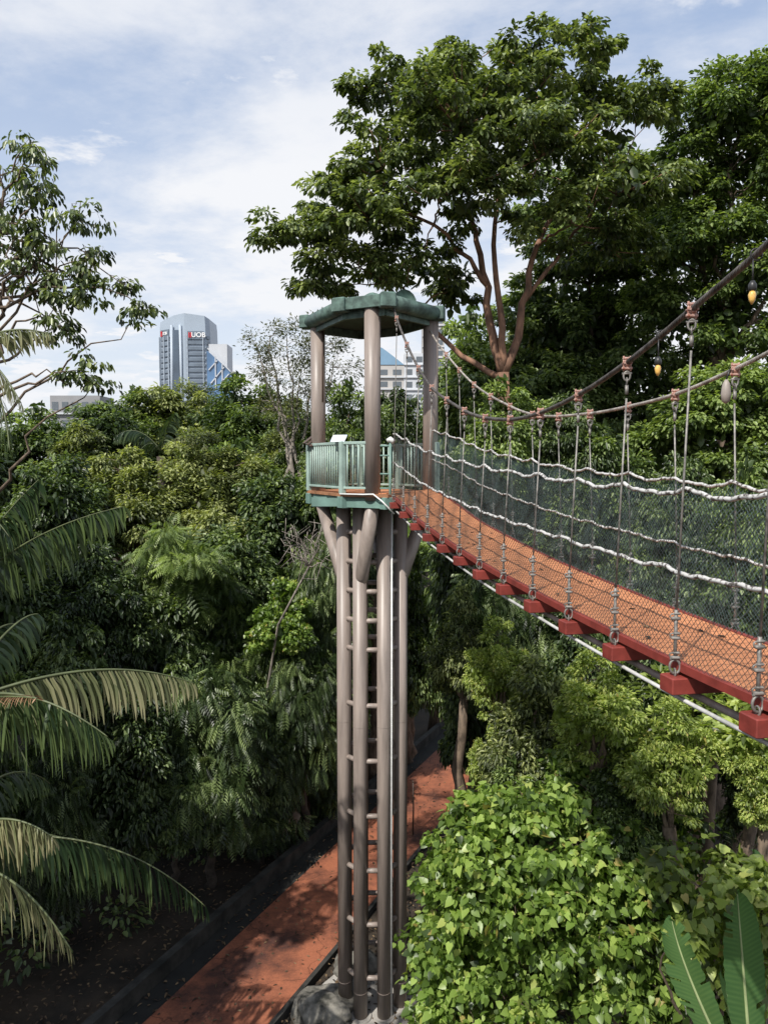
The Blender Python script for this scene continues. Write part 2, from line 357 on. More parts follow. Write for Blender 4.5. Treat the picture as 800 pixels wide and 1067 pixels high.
def jungle_tree(name, px, ty, by, hw, Y, key, label, cat='tree', group='trees of the jungle around the walkway', bark='bark', lean=0.0, depth=1.0, seed=None, squash=1.0):
    """crown spans ty..by in height and hw px to each side, trunk down to the ground"""
    global TREES; TREES += 1
    rng = np.random.default_rng(100+TREES if seed is None else seed)
    t = P(px, ty, Y); b = P(px, by, Y); hz = (t.z-b.z)/2; hx = hw/F*Y
    me, lm, tall = CROWNS[key]; c = Vector((t.x, Y, (t.z+b.z)/2))
    root = empty(name, (c.x+lean, Y, 0), label, cat, group)
    sc = (hx/2.5, hx/2.5*depth, hz/(2.6*tall)); rz = rng.uniform(0, 6.28)
    for nm, data in (('crown', me), ('limbs', lm)):
        o = ob(nm, data, root, (-lean, 0, c.z)); o.rotation_euler = (0, 0, rz); o.scale = sc
    mb = MB(); r = .10+.016*c.z+.01*hx
    pts, rr = trunk_poly((0, 0, -.95), (-lean, 0, max(c.z-hz*.75, .5)), r, rng); mb.tube(pts, rr, 10)
    mb.build('trunk', M[bark], root); return root

# ---------------------------------------------------------------- ground, path, hill
def grid(name, fz, m, R=1800, n=150):
    u = np.linspace(-1, 1, n); k = 5.0; g = np.sinh(u*k)/math.sinh(k)*R
    X, Yy = np.meshgrid(g, g+20); Z = fz(X, Yy)
    V = np.stack([X, Yy, Z], -1).reshape(-1, 3); i = np.arange(n-1); a = (i[None, :]+i[:, None]*n).reshape(-1)
    Fq = np.stack([a, a+1, a+n+1, a+n], -1); return np_mesh(name, V, Fq, m, smooth=True)
G0 = -.75
def GP(px, py):
    p = P(px, py, 1.0)-Vector((0, 0, EYE)); k = (G0-EYE)/p.z; return Vector((p.x*k, p.y*k, 0))
PA = GP(150, 1067); PD = (GP(345, 885)-PA).normalized(); PN = Vector((PD.y, -PD.x, 0)); PW = (GP(285, 1067)-PA).dot(PN)
print('path', PA, PD, PW)
def gz(X, Y):
    d = (X-PA.x)*PN.x+(Y-PA.y)*PN.y
    bump = .12*np.sin(X*.9+Y*.4)*np.sin(Y*.7-X*.3)
    far = np.clip((np.abs(d-1.2)-2.6)/3, 0, 1)
    return G0-.08+bump*far*1.2+np.clip((-d-4)*.28, 0, 5.5)+np.clip((d-9)*.25, 0, 3)
tag(ob('ground', grid('ground', gz, M['soil'])), kind='structure')
mb = MB()
def strip(mb, d0, d1, z, t0=-14, t1=60, n=60, th=None):
    for i in range(n):
        a = t0+(t1-t0)*i/n; b = t0+(t1-t0)*(i+1)/n
        q = [PA+PD*a+PN*d0, PA+PD*b+PN*d0, PA+PD*b+PN*d1, PA+PD*a+PN*d1]
        mb.add([(p.x, p.y, z) for p in q], [(0, 3, 2, 1)])
strip(mb, 0, PW, G0+.03); tag(mb.build('path', M['path']), kind='structure')
def slab(name, d0, d1, z0, z1, m, t0=-14, t1=60):
    mb = MB(); q = [PA+PD*t0+PN*d0, PA+PD*t0+PN*d1, PA+PD*t1+PN*d1, PA+PD*t1+PN*d0]
    mb.prism([(p.x, p.y) for p in q], z0, z1); return mb.build(name, m)
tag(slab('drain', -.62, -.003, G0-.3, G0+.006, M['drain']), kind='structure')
tag(slab('kerb', PW+.003, PW+.12, G0-.1, G0+.14, M['conc']), kind='structure')
w = slab('low_wall', -.85, -.623, G0-.2, G0+.42, M['conc']); tag(w, 'long low stained concrete wall beside the orange path', 'wall')
def hillf(X, Y):
    r = np.sqrt((X*.55)**2+(Y-115)**2); h = 17*np.exp(-(r/62)**2)-9.0
    return h+1.5*np.sin(X*.21)*np.sin(Y*.17)
me = grid('hill', hillf, M['hill'], 170, 70)
o = ob('hill', me); tag(o, kind='structure'); o.location.y = 0

# ---------------------------------------------------------------- tower
TC = Vector((-.27, 17.5, 0))
PL = [Vector(p)+Vector((TC.x, TC.y)) for p in [(-1.56, .75), (-.65, -1.2), (.35, -1.75), (1.51, -.30), (.65, 1.2), (-.35, 1.75)]]
CO = {'F': Vector((-.24, 16.12, 0)), 'R': Vector((1.04, 17.3, 0)), 'L': Vector((-1.54, 18.1, 0)), 'B': Vector((-.30, 18.9, 0))}
DZ = 11.34
tower = empty('lookout_tower', (TC.x, TC.y, 0), 'tall brown tubular tower with green railed platform and green canopy roof', 'tower')
def tb(mb, name, m, parent=tower):
    o = mb.build(name, M[m], parent); 
    if parent is tower: o.location = (-TC.x, -TC.y, 0)
    return o
low = []
for k in range(8):
    a = math.radians(22.5+45*k); p = TC+Vector((.70*math.cos(a), .70*math.sin(a), 0)); low.append(p)
    mb = MB(); mb.cyl((p.x, p.y, G0-.05), (p.x, p.y, 11.05), .155, 28)
    mb.cyl((p.x, p.y, -.1), (p.x, p.y, -.088), .1575, 28); mb.cyl((p.x, p.y, 6.1), (p.x, p.y, 6.11), .1572, 28)
    c = tb(mb, 'column', 'col')
    mb = MB(); mb.cyl((p.x, p.y, G0-.02), (p.x, p.y, G0+.06), .25, 20); o = mb.build('footing', M['concl'], c)
hz = [10.45-.655*i for i in range(5)]+[10.45-.655*4-1.27*(i+1) for i in range(6)]
for k in range(8):
    a, b = low[k], low[(k+1) % 8]
    for z in hz:
        mb = MB(); mb.cyl((a.x, a.y, z), (b.x, b.y, z), .058, 12); tb(mb, 'rung', 'col')
for key, k in (('F', 5), ('R', 7), ('L', 4), ('B', 1)):
    # brace from a lower column up and out to the foot of the upper post
    q = CO[key]; p = low[{'F': 5, 'R': 7, 'L': 4, 'B': 1}[key]]
    d = (q-TC); d.z = 0; d.normalize(); s = TC+d*.60
    s = p+(TC-p)*.05
    mb = MB(); mb.tube([(s.x, s.y, 9.35), (s.x+(q.x-s.x)*.12, s.y+(q.y-s.y)*.12, 9.5), (q.x+(TC.x-q.x)*.05, q.y+(TC.y-q.y)*.05, 11.08)], .15, 20); tb(mb, 'brace', 'col')
for q in CO.values():
    mb = MB(); mb.cyl((q.x, q.y, 11.2), (q.x, q.y, 15.2), .17, 30); tb(mb, 'post', 'col')
def edge_dirs(i):
    a = PL[i]; b = PL[(i+1) % 6]; return Vector((a.x, a.y, 0)), Vector((b.x, b.y, 0))
cent = Vector((TC.x, TC.y, 0))
def inset(v, d): 
    w = (v-cent); return cent+w*(1-d/w.length)
for i in range(6):
    a, b = edge_dirs(i); a = inset(a, .14); b = inset(b, .14)
    mb = MB(); mb.bar((a.x, a.y, 11.155), (b.x, b.y, 11.155), .10, .22); tb(mb, 'edge_beam', 'green')
for i in range(6):
    a = inset(Vector((PL[i].x, PL[i].y, 0)), .13); mb = MB(); mb.box((a.x, a.y, 11.15), (.22, .22, .25), Matrix.Rotation(.5, 3, 'Z'), .008); tb(mb, 'corner_block', 'green')
# joists under the deck
mb = MB()
for t in (-.9, -.3, .3, .9):
    mb.bar((TC.x-1.2+t*.1, TC.y+t, 11.14), (TC.x+1.2+t*.1, TC.y+t, 11.14), .08, .18)
tb(mb, 'joists', 'green')
mb = MB(); mb.prism([(p.x, p.y) for p in PL], 11.275, DZ); tb(mb, 'deck_floor', 'board')
mb = MB()
q = [cent+(Vector((p.x, p.y, 0))-cent)*.9 for p in PL]; mb.prism([(p.x, p.y) for p in q], DZ+.002, DZ+.022); tb(mb, 'floor_mat', 'deck')
# railing on all faces but the bridge face
rail = bpy.data.objects.new('railing', None); link(rail, tower)
def rl(mb, name, m):
    o = mb.build(name, M[m], rail); o.location = (-TC.x, -TC.y, 0); return o
for i in (0, 1, 3, 4, 5):
    a, b = edge_dirs(i); a = inset(a, .06); b = inset(b, .06)
    if i == 1: b = a.lerp(b, .62)
    if i == 3: a = a.lerp(b, .12)
    L = (b-a).length
    for z, h in ((DZ+1.07, .06), (DZ+.12, .05)):
        mb = MB(); mb.bar((a.x, a.y, z), (b.x, b.y, z), .06, h, bev=.008); rl(mb, 'rail_bar', 'sage')
    n = max(3, round(L/.14))
    for k in range(1, n):
        p = a.lerp(b, k/n); mb = MB(); mb.cyl((p.x, p.y, DZ+.12), (p.x, p.y, DZ+1.05), .0205, 8); rl(mb, 'baluster', 'sage')
for i in (0, 1, 3, 4, 5):
    p = inset(Vector((PL[i].x, PL[i].y, 0)), .07); mb = MB(); mb.box((p.x, p.y, DZ+.55), (.12, .12, 1.12), Matrix.Rotation(.6, 3, 'Z'), .01); rl(mb, 'rail_post', 'sage')
# gate post at the bridge
gp = Vector((.10, 15.93, 0))
mb = MB(); mb.cyl((gp.x+.03, gp.y, 10.95), (gp.x+.03, gp.y, DZ+1.08), .03, 12)
for z in (.12, .42, .8, 1.0): mb.cyl((gp.x-.18, gp.y+.05, DZ+z), (gp.x+.05, gp.y, DZ+z), .018, 8)
tb(mb, 'gate_post', 'green')
mb = MB(); mb.tube([(gp.x-.02, gp.y, DZ+1.10), (gp.x+.03, gp.y-.02, DZ+1.14), (gp.x+.10, gp.y-.05, DZ+1.08)], .055, 10); tb(mb, 'end_cap', 'white')
# roof
roof = bpy.data.objects.new('roof', None); link(roof, tower)
def rf(mb, name, m):
    o = mb.build(name, M[m], roof); o.location = (-TC.x, -TC.y, 0); return o
RP = [cent+(Vector((p.x, p.y, 0))-cent)*1.03 for p in PL]
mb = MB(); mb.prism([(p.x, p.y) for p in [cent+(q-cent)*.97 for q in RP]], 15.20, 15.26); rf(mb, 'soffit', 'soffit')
for i in range(6):
    a, b = RP[i], RP[(i+1) % 6]; d = (b-a).normalized(); a2 = a+d*.12; b2 = b-d*.12
    ins = (cent-(a+b)/2).normalized()*.10
    mb = MB()
    if i in (0, 2, 3, 5): mb.cyl((a2.x+ins.x, a2.y+ins.y, 15.27), (b2.x+ins.x, b2.y+ins.y, 15.27), .155, 20)
    else: mb.bar((a2.x+ins.x*.3, a2.y+ins.y*.3, 15.29), (b2.x+ins.x*.3, b2.y+ins.y*.3, 15.29), .05, .25, bev=.01)
    rf(mb, 'edge_roll', 'fascia')
for i in range(6):
    p = cent+(RP[i]-cent)*.955; a = math.atan2(p.y-cent.y, p.x-cent.x)
    mb = MB(); mb.box((p.x, p.y, 15.28), (.25, .32, .30), Matrix.Rotation(a, 3, 'Z'), .02); rf(mb, 'corner_cap', 'fascia')
mb = MB(); rp2 = [cent+(q-cent)*.95 for q in RP]; vs = []; fs = []
n6 = 6
for s, z in ((1.0, 15.42), (.62, 15.47), (.3, 15.62), (.08, 15.78)):
    vs += [(cent.x+(q.x-cent.x)*s, cent.y+(q.y-cent.y)*s, z) for q in rp2]
for k in range(3):
    for i in range(6): fs.append((k*6+i, k*6+(i+1) % 6, k*6+6+(i+1) % 6, k*6+6+i))
fs.append(tuple(range(18, 24))); mb.add(vs, fs); rf(mb, 'roof_sheet', 'fascia')
mb = MB(); vs = []; fs = []; nA = 9
for k, t in enumerate((0, .5, 1)):
    for q in range(nA):
        a = math.pi*q/(nA-1); w_ = .30*(1-.35*t); vs.append((.45-.55*t*.4+math.cos(a)*w_*.85, 16.6+.9*t+math.cos(a)*w_*.4, 15.38+math.sin(a)*(.30-.1*t)))
for k in range(2):
    for q in range(nA-1): fs.append((k*nA+q, k*nA+q+1, (k+1)*nA+q+1, (k+1)*nA+q))
fs.append(tuple(range(nA))); mb.add(vs, fs, True); rf(mb, 'cable_hood', 'fascia')
for i in range(6):
    a, b = RP[i], RP[(i+1) % 6]; a = cent+(a-cent)*.84; b = cent+(b-cent)*.84
    mb = MB(); mb.bar((a.x, a.y, 15.10), (b.x, b.y, 15.10), .08, .18); rf(mb, 'ceiling_beam', 'fascia')
# signs fixed to the railing
p = inset(Vector((PL[1].x, PL[1].y, 0)), .12); a = math.radians(-29)
mb = MB(); mb.box((p.x-.10, p.y+.03, DZ+1.17), (.36, .20, .02), Matrix.Rotation(a, 3, 'Z') @ Matrix.Rotation(math.radians(48), 3, 'X'), .004); o = tb(mb, 'notice_board', 'sign'); o['label'] = 'white tilted notice board on the rail'
p = inset(Vector((PL[0].x, PL[0].y, 0)), .05)
mb = MB()
for k in range(3): mb.box((p.x+.02+.08*k, p.y-.12-.05*k, DZ+1.20-.035*k), (.10, .34, .03), Matrix.Rotation(math.radians(-52), 3, 'Z') @ Matrix.Rotation(math.radians(35), 3, 'X'), .004)
tb(mb, 'bracket_plate', 'brown')
mb = MB(); p = CO['L']; mb.cyl((p.x+.12, p.y-.15, 13.4), (p.x+.12, p.y-.15, 15.2), .018, 8); tb(mb, 'downpipe', 'brown')
mb = MB(); mb.cyl((.17, 16.83, G0), (.17, 16.83, 11.0), .022, 8); tb(mb, 'conduit', 'white')
e0 = Vector((PL[1].x, PL[1].y, 11.33)); e1 = Vector((PL[2].x, PL[2].y, 11.33)); n_ = Vector((-.48, -.87, 0))*.03
mb = MB(); mb.tube([e0+n_, e0.lerp(e1, .5)+n_, e0.lerp(e1, .72)+n_*1.5+Vector((0,0,.01)), e0.lerp(e1, .9)+n_*2+Vector((0, 0, -.12)), e1+n_*2+Vector((.16, -.04, -.38))], .017, 8); tb(mb, 'edge_cable', 'white')

# ---------------------------------------------------------------- bridge
def tab(T, y):
    T = sorted(T); xs = [t[0] for t in T]; zs = [t[1] for t in T]
    # smooth cubic through the survey points
    n = len(xs)
    if y <= xs[0]: i = 0
    elif y >= xs[-1]: i = n-2
    else: i = max(k for k in range(n-1) if xs[k] <= y)
    def m(k):
        if k == 0: return (zs[1]-zs[0])/(xs[1]-xs[0])
        if k == n-1: return (zs[-1]-zs[-2])/(xs[-1]-xs[-2])
        return (zs[k+1]-zs[k-1])/(xs[k+1]-xs[k-1])
    h = xs[i+1]-xs[i]; t = (y-xs[i])/h
    if t < 0: return zs[0]+m(0)*(y-xs[0])
    if t > 1: return zs[-1]+m(n-1)*(y-xs[-1])
    return (2*t**3-3*t**2+1)*zs[i]+(t**3-2*t**2+t)*h*m(i)+(-2*t**3+3*t**2)*zs[i+1]+(t**3-t**2)*h*m(i+1)
TD = [(17.2,-.56),(16,-.68),(14.9,-.83),(13.6,-1.04),(12,-1.2),(10.2,-1.345),(8.5,-1.425),(7.3,-1.47),(5.7,-1.505),(4.4,-1.49),(3,-1.41),(1.2,-1.22)]
TF = [(16.15,3.35),(15.4,2.72),(14.3,1.97),(13.5,1.52),(12.8,1.21),(11.8,.92),(10.6,.645),(9.3,.515),(8.4,.535),(7.47,.65),(6.57,.84),(5.66,1.11),(4.67,1.44),(3.2,2.15),(1.2,3.4)]
TB = [(17.2,2.95),(16.4,2.48),(14.1,1.44),(12.1,.86),(10.97,.66),(9.5,.60),(8.55,.62),(7.64,.68),(6.76,.82),(6.2,.95),(4.5,1.55),(3,2.2),(1.2,3.3)]
def xf(Y): return 3.36-.199*Y
def xb(Y): return 4.42-.199*Y
def fp(Y, z): return Vector((xf(Y), Y, EYE+z))
def bp_(Y, z): return Vector((xb(Y), Y, EYE+z))
def dz_(Y): return tab(TD, Y)
YA, YF, YB = 1.2, 15.9, 16.95
bridge = empty('suspension_bridge', (1.4, 9, 9.5), 'rope suspension footbridge with orange deck, side nets and white ropes leading to the tower', 'bridge')
OFF = Vector((-1.4, -9, -9.5))
def bb(mb, name, m, parent=bridge):
    o = mb.build(name, M[m] if isinstance(m, str) else m, parent); o.location = OFF if parent is bridge else (0, 0, 0); return o
# deck sheet: stations from A to the tower, the last ones skewed to the platform edge
n = 120; vs = []; fs = []
for i in range(n+1):
    t = i/n; yf = YA+(YF-YA)*t; yb = YA+(YB-YA)*t
    for X, Yv in ((xf(yf)+.035, yf), (xb(yb)-.035, yb)):
        z = EYE+dz_(Yv); vs += [(X, Yv, z), (X, Yv, z-.035)]
for i in range(n):
    a = i*4; b = a+4
    fs += [(a, a+2, b+2, b), (a+1, b+1, b+3, a+3), (a, b, b+1, a+1), (a+2, a+3, b+3, b+2)]
mb = MB(); mb.add(vs, fs); bb(mb, 'deck', 'deck')
def ys(a, b, n): return [a+(b-a)*i/n for i in range(n+1)]
for fX, off, ye in ((xf, .0, YF), (xb, .0, YB)):
    mb = MB(); v = []; f = []
    for Yv in ys(YA, ye, 100):
        z = EYE+dz_(Yv)+.006; X = fX(Yv)
        v += [(X-.03, Yv, z), (X+.03, Yv, z), (X+.03, Yv, z-.062), (X-.03, Yv, z-.062)]
    for i in range(100):
        for k in range(4): f.append((i*4+k, i*4+(k+1) % 4, i*4+4+(k+1) % 4, i*4+4+k))
    mb.add(v, f); bb(mb, 'edge_channel', 'redsteel')
HY = [4.76+.905*i for i in range(-3, 13)]
nrm = Vector((.982, .1885, 0))      # across the bridge
WB = 1.04
# shared hanger fittings
def clamp_mesh():
    mb = MB(); mb.box((0, 0, .0), (.075, .05, .07), bev=.012); mb.box((0, 0, .045), (.10, .035, .03), bev=.01); mb.box((0, 0, -.05), (.11, .04, .035), bev=.01)
    for x in (-.035, .035): mb.cyl((x, -.045, .0), (x, .045, .0), .012, 8); mb.cyl((x, 0, -.08), (x, 0, .07), .011, 8)
    me = mb.mesh('clamp'); me.materials.append(M['rust']); return me
def shackle_mesh():
    mb = MB(); mb.torus((0, 0, -.11), .034, .011, 'y', sz=1.35); mb.torus((0, 0, -.165), .026, .009, 'x', sz=1.4); mb.cyl((-.05, 0, -.085), (.05, 0, -.085), .011, 8)
    mb.cyl((0, 0, -.20), (0, 0, -.29), .019, 10); me = mb.mesh('shackle'); me.materials.append(M['galv']); return me
def buckle_mesh():
    mb = MB(); mb.torus((0, 0, .075), .047, .0125, 'y', sz=1.35); mb.torus((0, 0, .02), .03, .010, 'x', sz=1.2)
    mb.cyl((-.045, 0, .15), (.045, 0, .15), .015, 8); mb.cyl((0, 0, .13), (0, 0, .60), .017, 8)
    for z in (.16, .34, .52):
        mb.box((0, 0, z), (.085, .05, .03), bev=.01); mb.box((.01, 0, z+.045), (.06, .045, .022), bev=.008); mb.torus((-.03, 0, z+.02), .022, .007, 'y', 10)
    me = mb.mesh('turnbuckle'); me.materials.append(M['galv']); return me
CM, SM, BM = clamp_mesh(), shackle_mesh(), buckle_mesh()
topf = {}; 
for Yn in HY:
    if Yn > 15.85: continue
    c0 = fp(Yn, dz_(Yn)-.15); c1 = c0+nrm*WB; c1.z = EYE+dz_(c1.y)-.15
    mb = MB(); mb.bar(c0-nrm*.13, c1+nrm*.13, .18, .125, bev=.008); bb(mb, 'cross_beam', 'redsteel')
    for side, cc in (('f', c0-nrm*.06), ('b', c1+nrm*.06)):
        T = TF if side == 'f' else TB
        zt = EYE+tab(T, cc.y)-.02; xt = (xf if side == 'f' else xb)(cc.y)
        base = Vector((cc.x, cc.y, cc.z+.068)); topp = Vector((xt, cc.y, zt))
        mb = MB(); mb.cyl((base.x, base.y, base.z+.44), (topp.x, topp.y, topp.z-.28), .0085, 8); h = bb(mb, 'hanger', 'galv')
        for nm, me, loc in (('clamp', CM, topp+Vector((0, 0, .015))), ('shackle', SM, topp), ('turnbuckle', BM, base)):
            o = ob(nm, me, h, loc); o.scale = (.8, .8, .85); o.rotation_euler = (0, 0, random.uniform(-.5, .5))
            if nm == 'turnbuckle': o.rotation_euler = (0, 0, random.uniform(-.25, .25)); o.scale = (.8, .8, .82)
def helix_cable(mb, f, ya, yb, R, r, pitch=.22, strands=6, step=.022):
    # walk along and lay the strands round the centre line
    pts = []; y = ya; 
    N_ = int((yb-ya)/step); P_ = [f(ya+(yb-ya)*i/N_) for i in range(N_+1)]
    s = 0; acc = [0]
    for i in range(1, len(P_)): s += (P_[i]-P_[i-1]).length; acc.append(s)
    for k in range(strands):
        q = []
        for i, p in enumerate(P_):
            d = (P_[min(i+1, N_)]-P_[max(i-1, 0)]).normalized(); u = d.cross(Vector((0, 0, 1))).normalized(); w = u.cross(d)
            a = 2*math.pi*(acc[i]/pitch+k/strands); q.append(p+(u*math.cos(a)+w*math.sin(a))*R)
        mb.tube(q, r, 5, cap=False)
mb = MB(); helix_cable(mb, lambda y: fp(y, tab(TF, y)), 1.2, 16.35, .0145, .0105); bb(mb, 'main_cable', 'cable')
mb = MB(); helix_cable(mb, lambda y: bp_(y, tab(TB, y)), 1.2, 17.15, .0115, .0085); bb(mb, 'main_cable', 'cable2')
def cusp(Y, Y0, s=.05, per=.905):
    t = ((Y-Y0)/per) % 1.0; return -s*4*t*(1-t)
def rope(fn, h, Y0, ya, yb, r, sag, name='rope'):
    mb = MB(); rg = np.random.default_rng(int(h*100)); pts = []
    for Yv in ys(ya, yb, 220):
        pts.append(fn(Yv, dz_(Yv)+h+cusp(Yv, Y0, sag)+.008*math.sin(Yv*11+h*7)+.006*math.sin(Yv*29)))
    mb.tube(pts, r, 8); 
    return bb(mb, name, 'rope')
OB = WB*.1885
rope(fp, 1.31, 4.76, YA, 15.95, .0175, .05, 'top_rope')
rope(fp, .70, 4.76+.3, YA, 15.95, .0175, .025, 'middle_rope')
rope(bp_, 1.31, 4.76+OB, YA, 16.95, .0155, .05, 'top_rope')
rope(bp_, .66, 4.76+OB, YA, 16.95, .0135, .02, 'middle_rope')
def net(fn, ya, yb, H, cell, r, m, Y0, side):
    Vs = []; Fs = []; base = 0; nh = int(round(H/cell)); hh = np.arange(nh+1)*cell
    Yg = np.linspace(ya-1, yb+1, 600); DG = np.array([dz_(y) for y in Yg])
    for fam in (1, -1):
        ns = int((yb-ya+H)/cell)
        for i in range(ns+1):
            s0 = ya-H*(fam > 0)+i*cell if fam > 0 else ya+i*cell
            Yv = s0+fam*hh; ok = (Yv >= ya) & (Yv <= yb)
            if ok.sum() < 2: continue
            y = Yv[ok]; h = hh[ok]; k = len(y)
            top = H+np.array([cusp(a, Y0) for a in y]); z = EYE+np.interp(y, Yg, DG)+h/H*top
            x = (xf(y) if side == 'f' else xb(y))+.012*np.sin(y*9+h*5)+.010*np.sin(h*11)+.004*fam
            C = np.stack([x, y+.006*np.sin(h*40+i), z], -1)
            ang = np.array([0, 2.094, 4.189]); o = np.stack([np.cos(ang)*r, np.sin(ang)*r*.8, np.sin(ang)*r*.6], -1)
            V = (C[:, None, :]+o[None]).reshape(-1, 3); a = np.arange(k-1)*3
            for q in range(3):
                w2 = (q+1) % 3; Fs.append(np.stack([a+q, a+w2, a+3+w2, a+3+q], -1)+base)
            Vs.append(V); base += len(V)
    me = np_mesh('net', np.concatenate(Vs), np.concatenate(Fs), M[m], smooth=True)
    o = ob('net', me, bridge); o.location = OFF; return o
net(fp, YA, 15.9, 1.31, .055, .0024, 'net', 4.76, 'f')
net(bp_, YA, 16.9, 1.31, .05, .0023, 'netback', 4.76+OB, 'b')
mb = MB(); mb.tube([fp(y, dz_(y)-.27) for y in ys(YA, 15.7, 90)], .0165, 10); bb(mb, 'conduit', 'conduit')
mb = MB(); mb.tube([fp(y, dz_(y)-.255)+nrm*.13 for y in ys(YA, 15.7, 90)], .028, 10); bb(mb, 'service_pipe', 'pipe')
rg = np.random.default_rng(9); nl = 34; yy = rg.uniform(3, 15, nl); q = rg.uniform(.1, .95, nl)
Cd = np.array([(xf(a)+q_*.95, a+.15*q_, EYE+dz_(a+.1)+.012) for a, q_ in zip(yy, q)]); Dd = rdir(nl, rg); Dd[:, 2] *= .05
M['dry'] = leafmat('dry_leaf', (.03, .018, .01), (.09, .055, .03), (.22, .15, .08), .7, .05)
tag(ob('fallen_leaves', leaves('fallen', Cd, Dd, np.tile([[0, 0, 1.]], (nl, 1)), rg.uniform(.05, .09, nl), rg.uniform(.03, .05, nl), rg.random(nl), 'oval', M['dry'])), 'dry leaves scattered on the orange bridge deck', 'fallen leaves', kind='stuff')
# bulbs hanging from the cable
def bulb(Yv, fn, T, label, drop=.17):
    p = fn(Yv, tab(T, Yv)); r = empty('hanging_bulb', p+Vector((-.02, 0, 0)), label, 'light bulb', 'bulbs strung along the bridge cables')
    mb = MB(); mb.torus((0.02, 0, 0), .038, .005, 'y', 12); mb.cyl((0, 0, -.03), (0, 0, -drop), .005, 6); mb.build('wire', M['socket'], r)
    mb = MB(); mb.tube([(0, 0, -drop+.005), (0, 0, -drop-.02), (0, 0, -drop-.05), (0, 0, -drop-.06)], [.012, .026, .026, .018], 14); mb.build('socket', M['socket'], r)
    mb = MB(); mb.tube([(0, 0, -drop-.058), (0, 0, -drop-.085), (0, 0, -drop-.12), (0, 0, -drop-.145)], [.015, .025, .019, .004], 14); mb.build('glass', M['glassy'], r)
bulb(4.98, fp, TF, 'amber bulb hanging from the thick cable nearest the right edge, highest of the bulbs')
bulb(6.05, fp, TF, 'amber bulb hanging from the thick cable between the two nearest big clamps')
p = bp_(6.82, tab(TB, 6.82)); r = empty('floodlight', p+Vector((-.05, 0, -.08)), 'pale round lamp hanging below the farther cable at right', 'lamp')
mb = MB(); mb.tube([(0, 0, 0), (0, 0, -.04), (0, 0, -.13), (0, 0, -.19), (0, 0, -.21)], [.012, .032, .044, .034, .01], 16); mb.build('globe', M['pipe'], r)
mb = MB(); mb.cyl((0, 0, 0), (.03, 0, .09), .008, 8); mb.build('bracket', M['socket'], r)

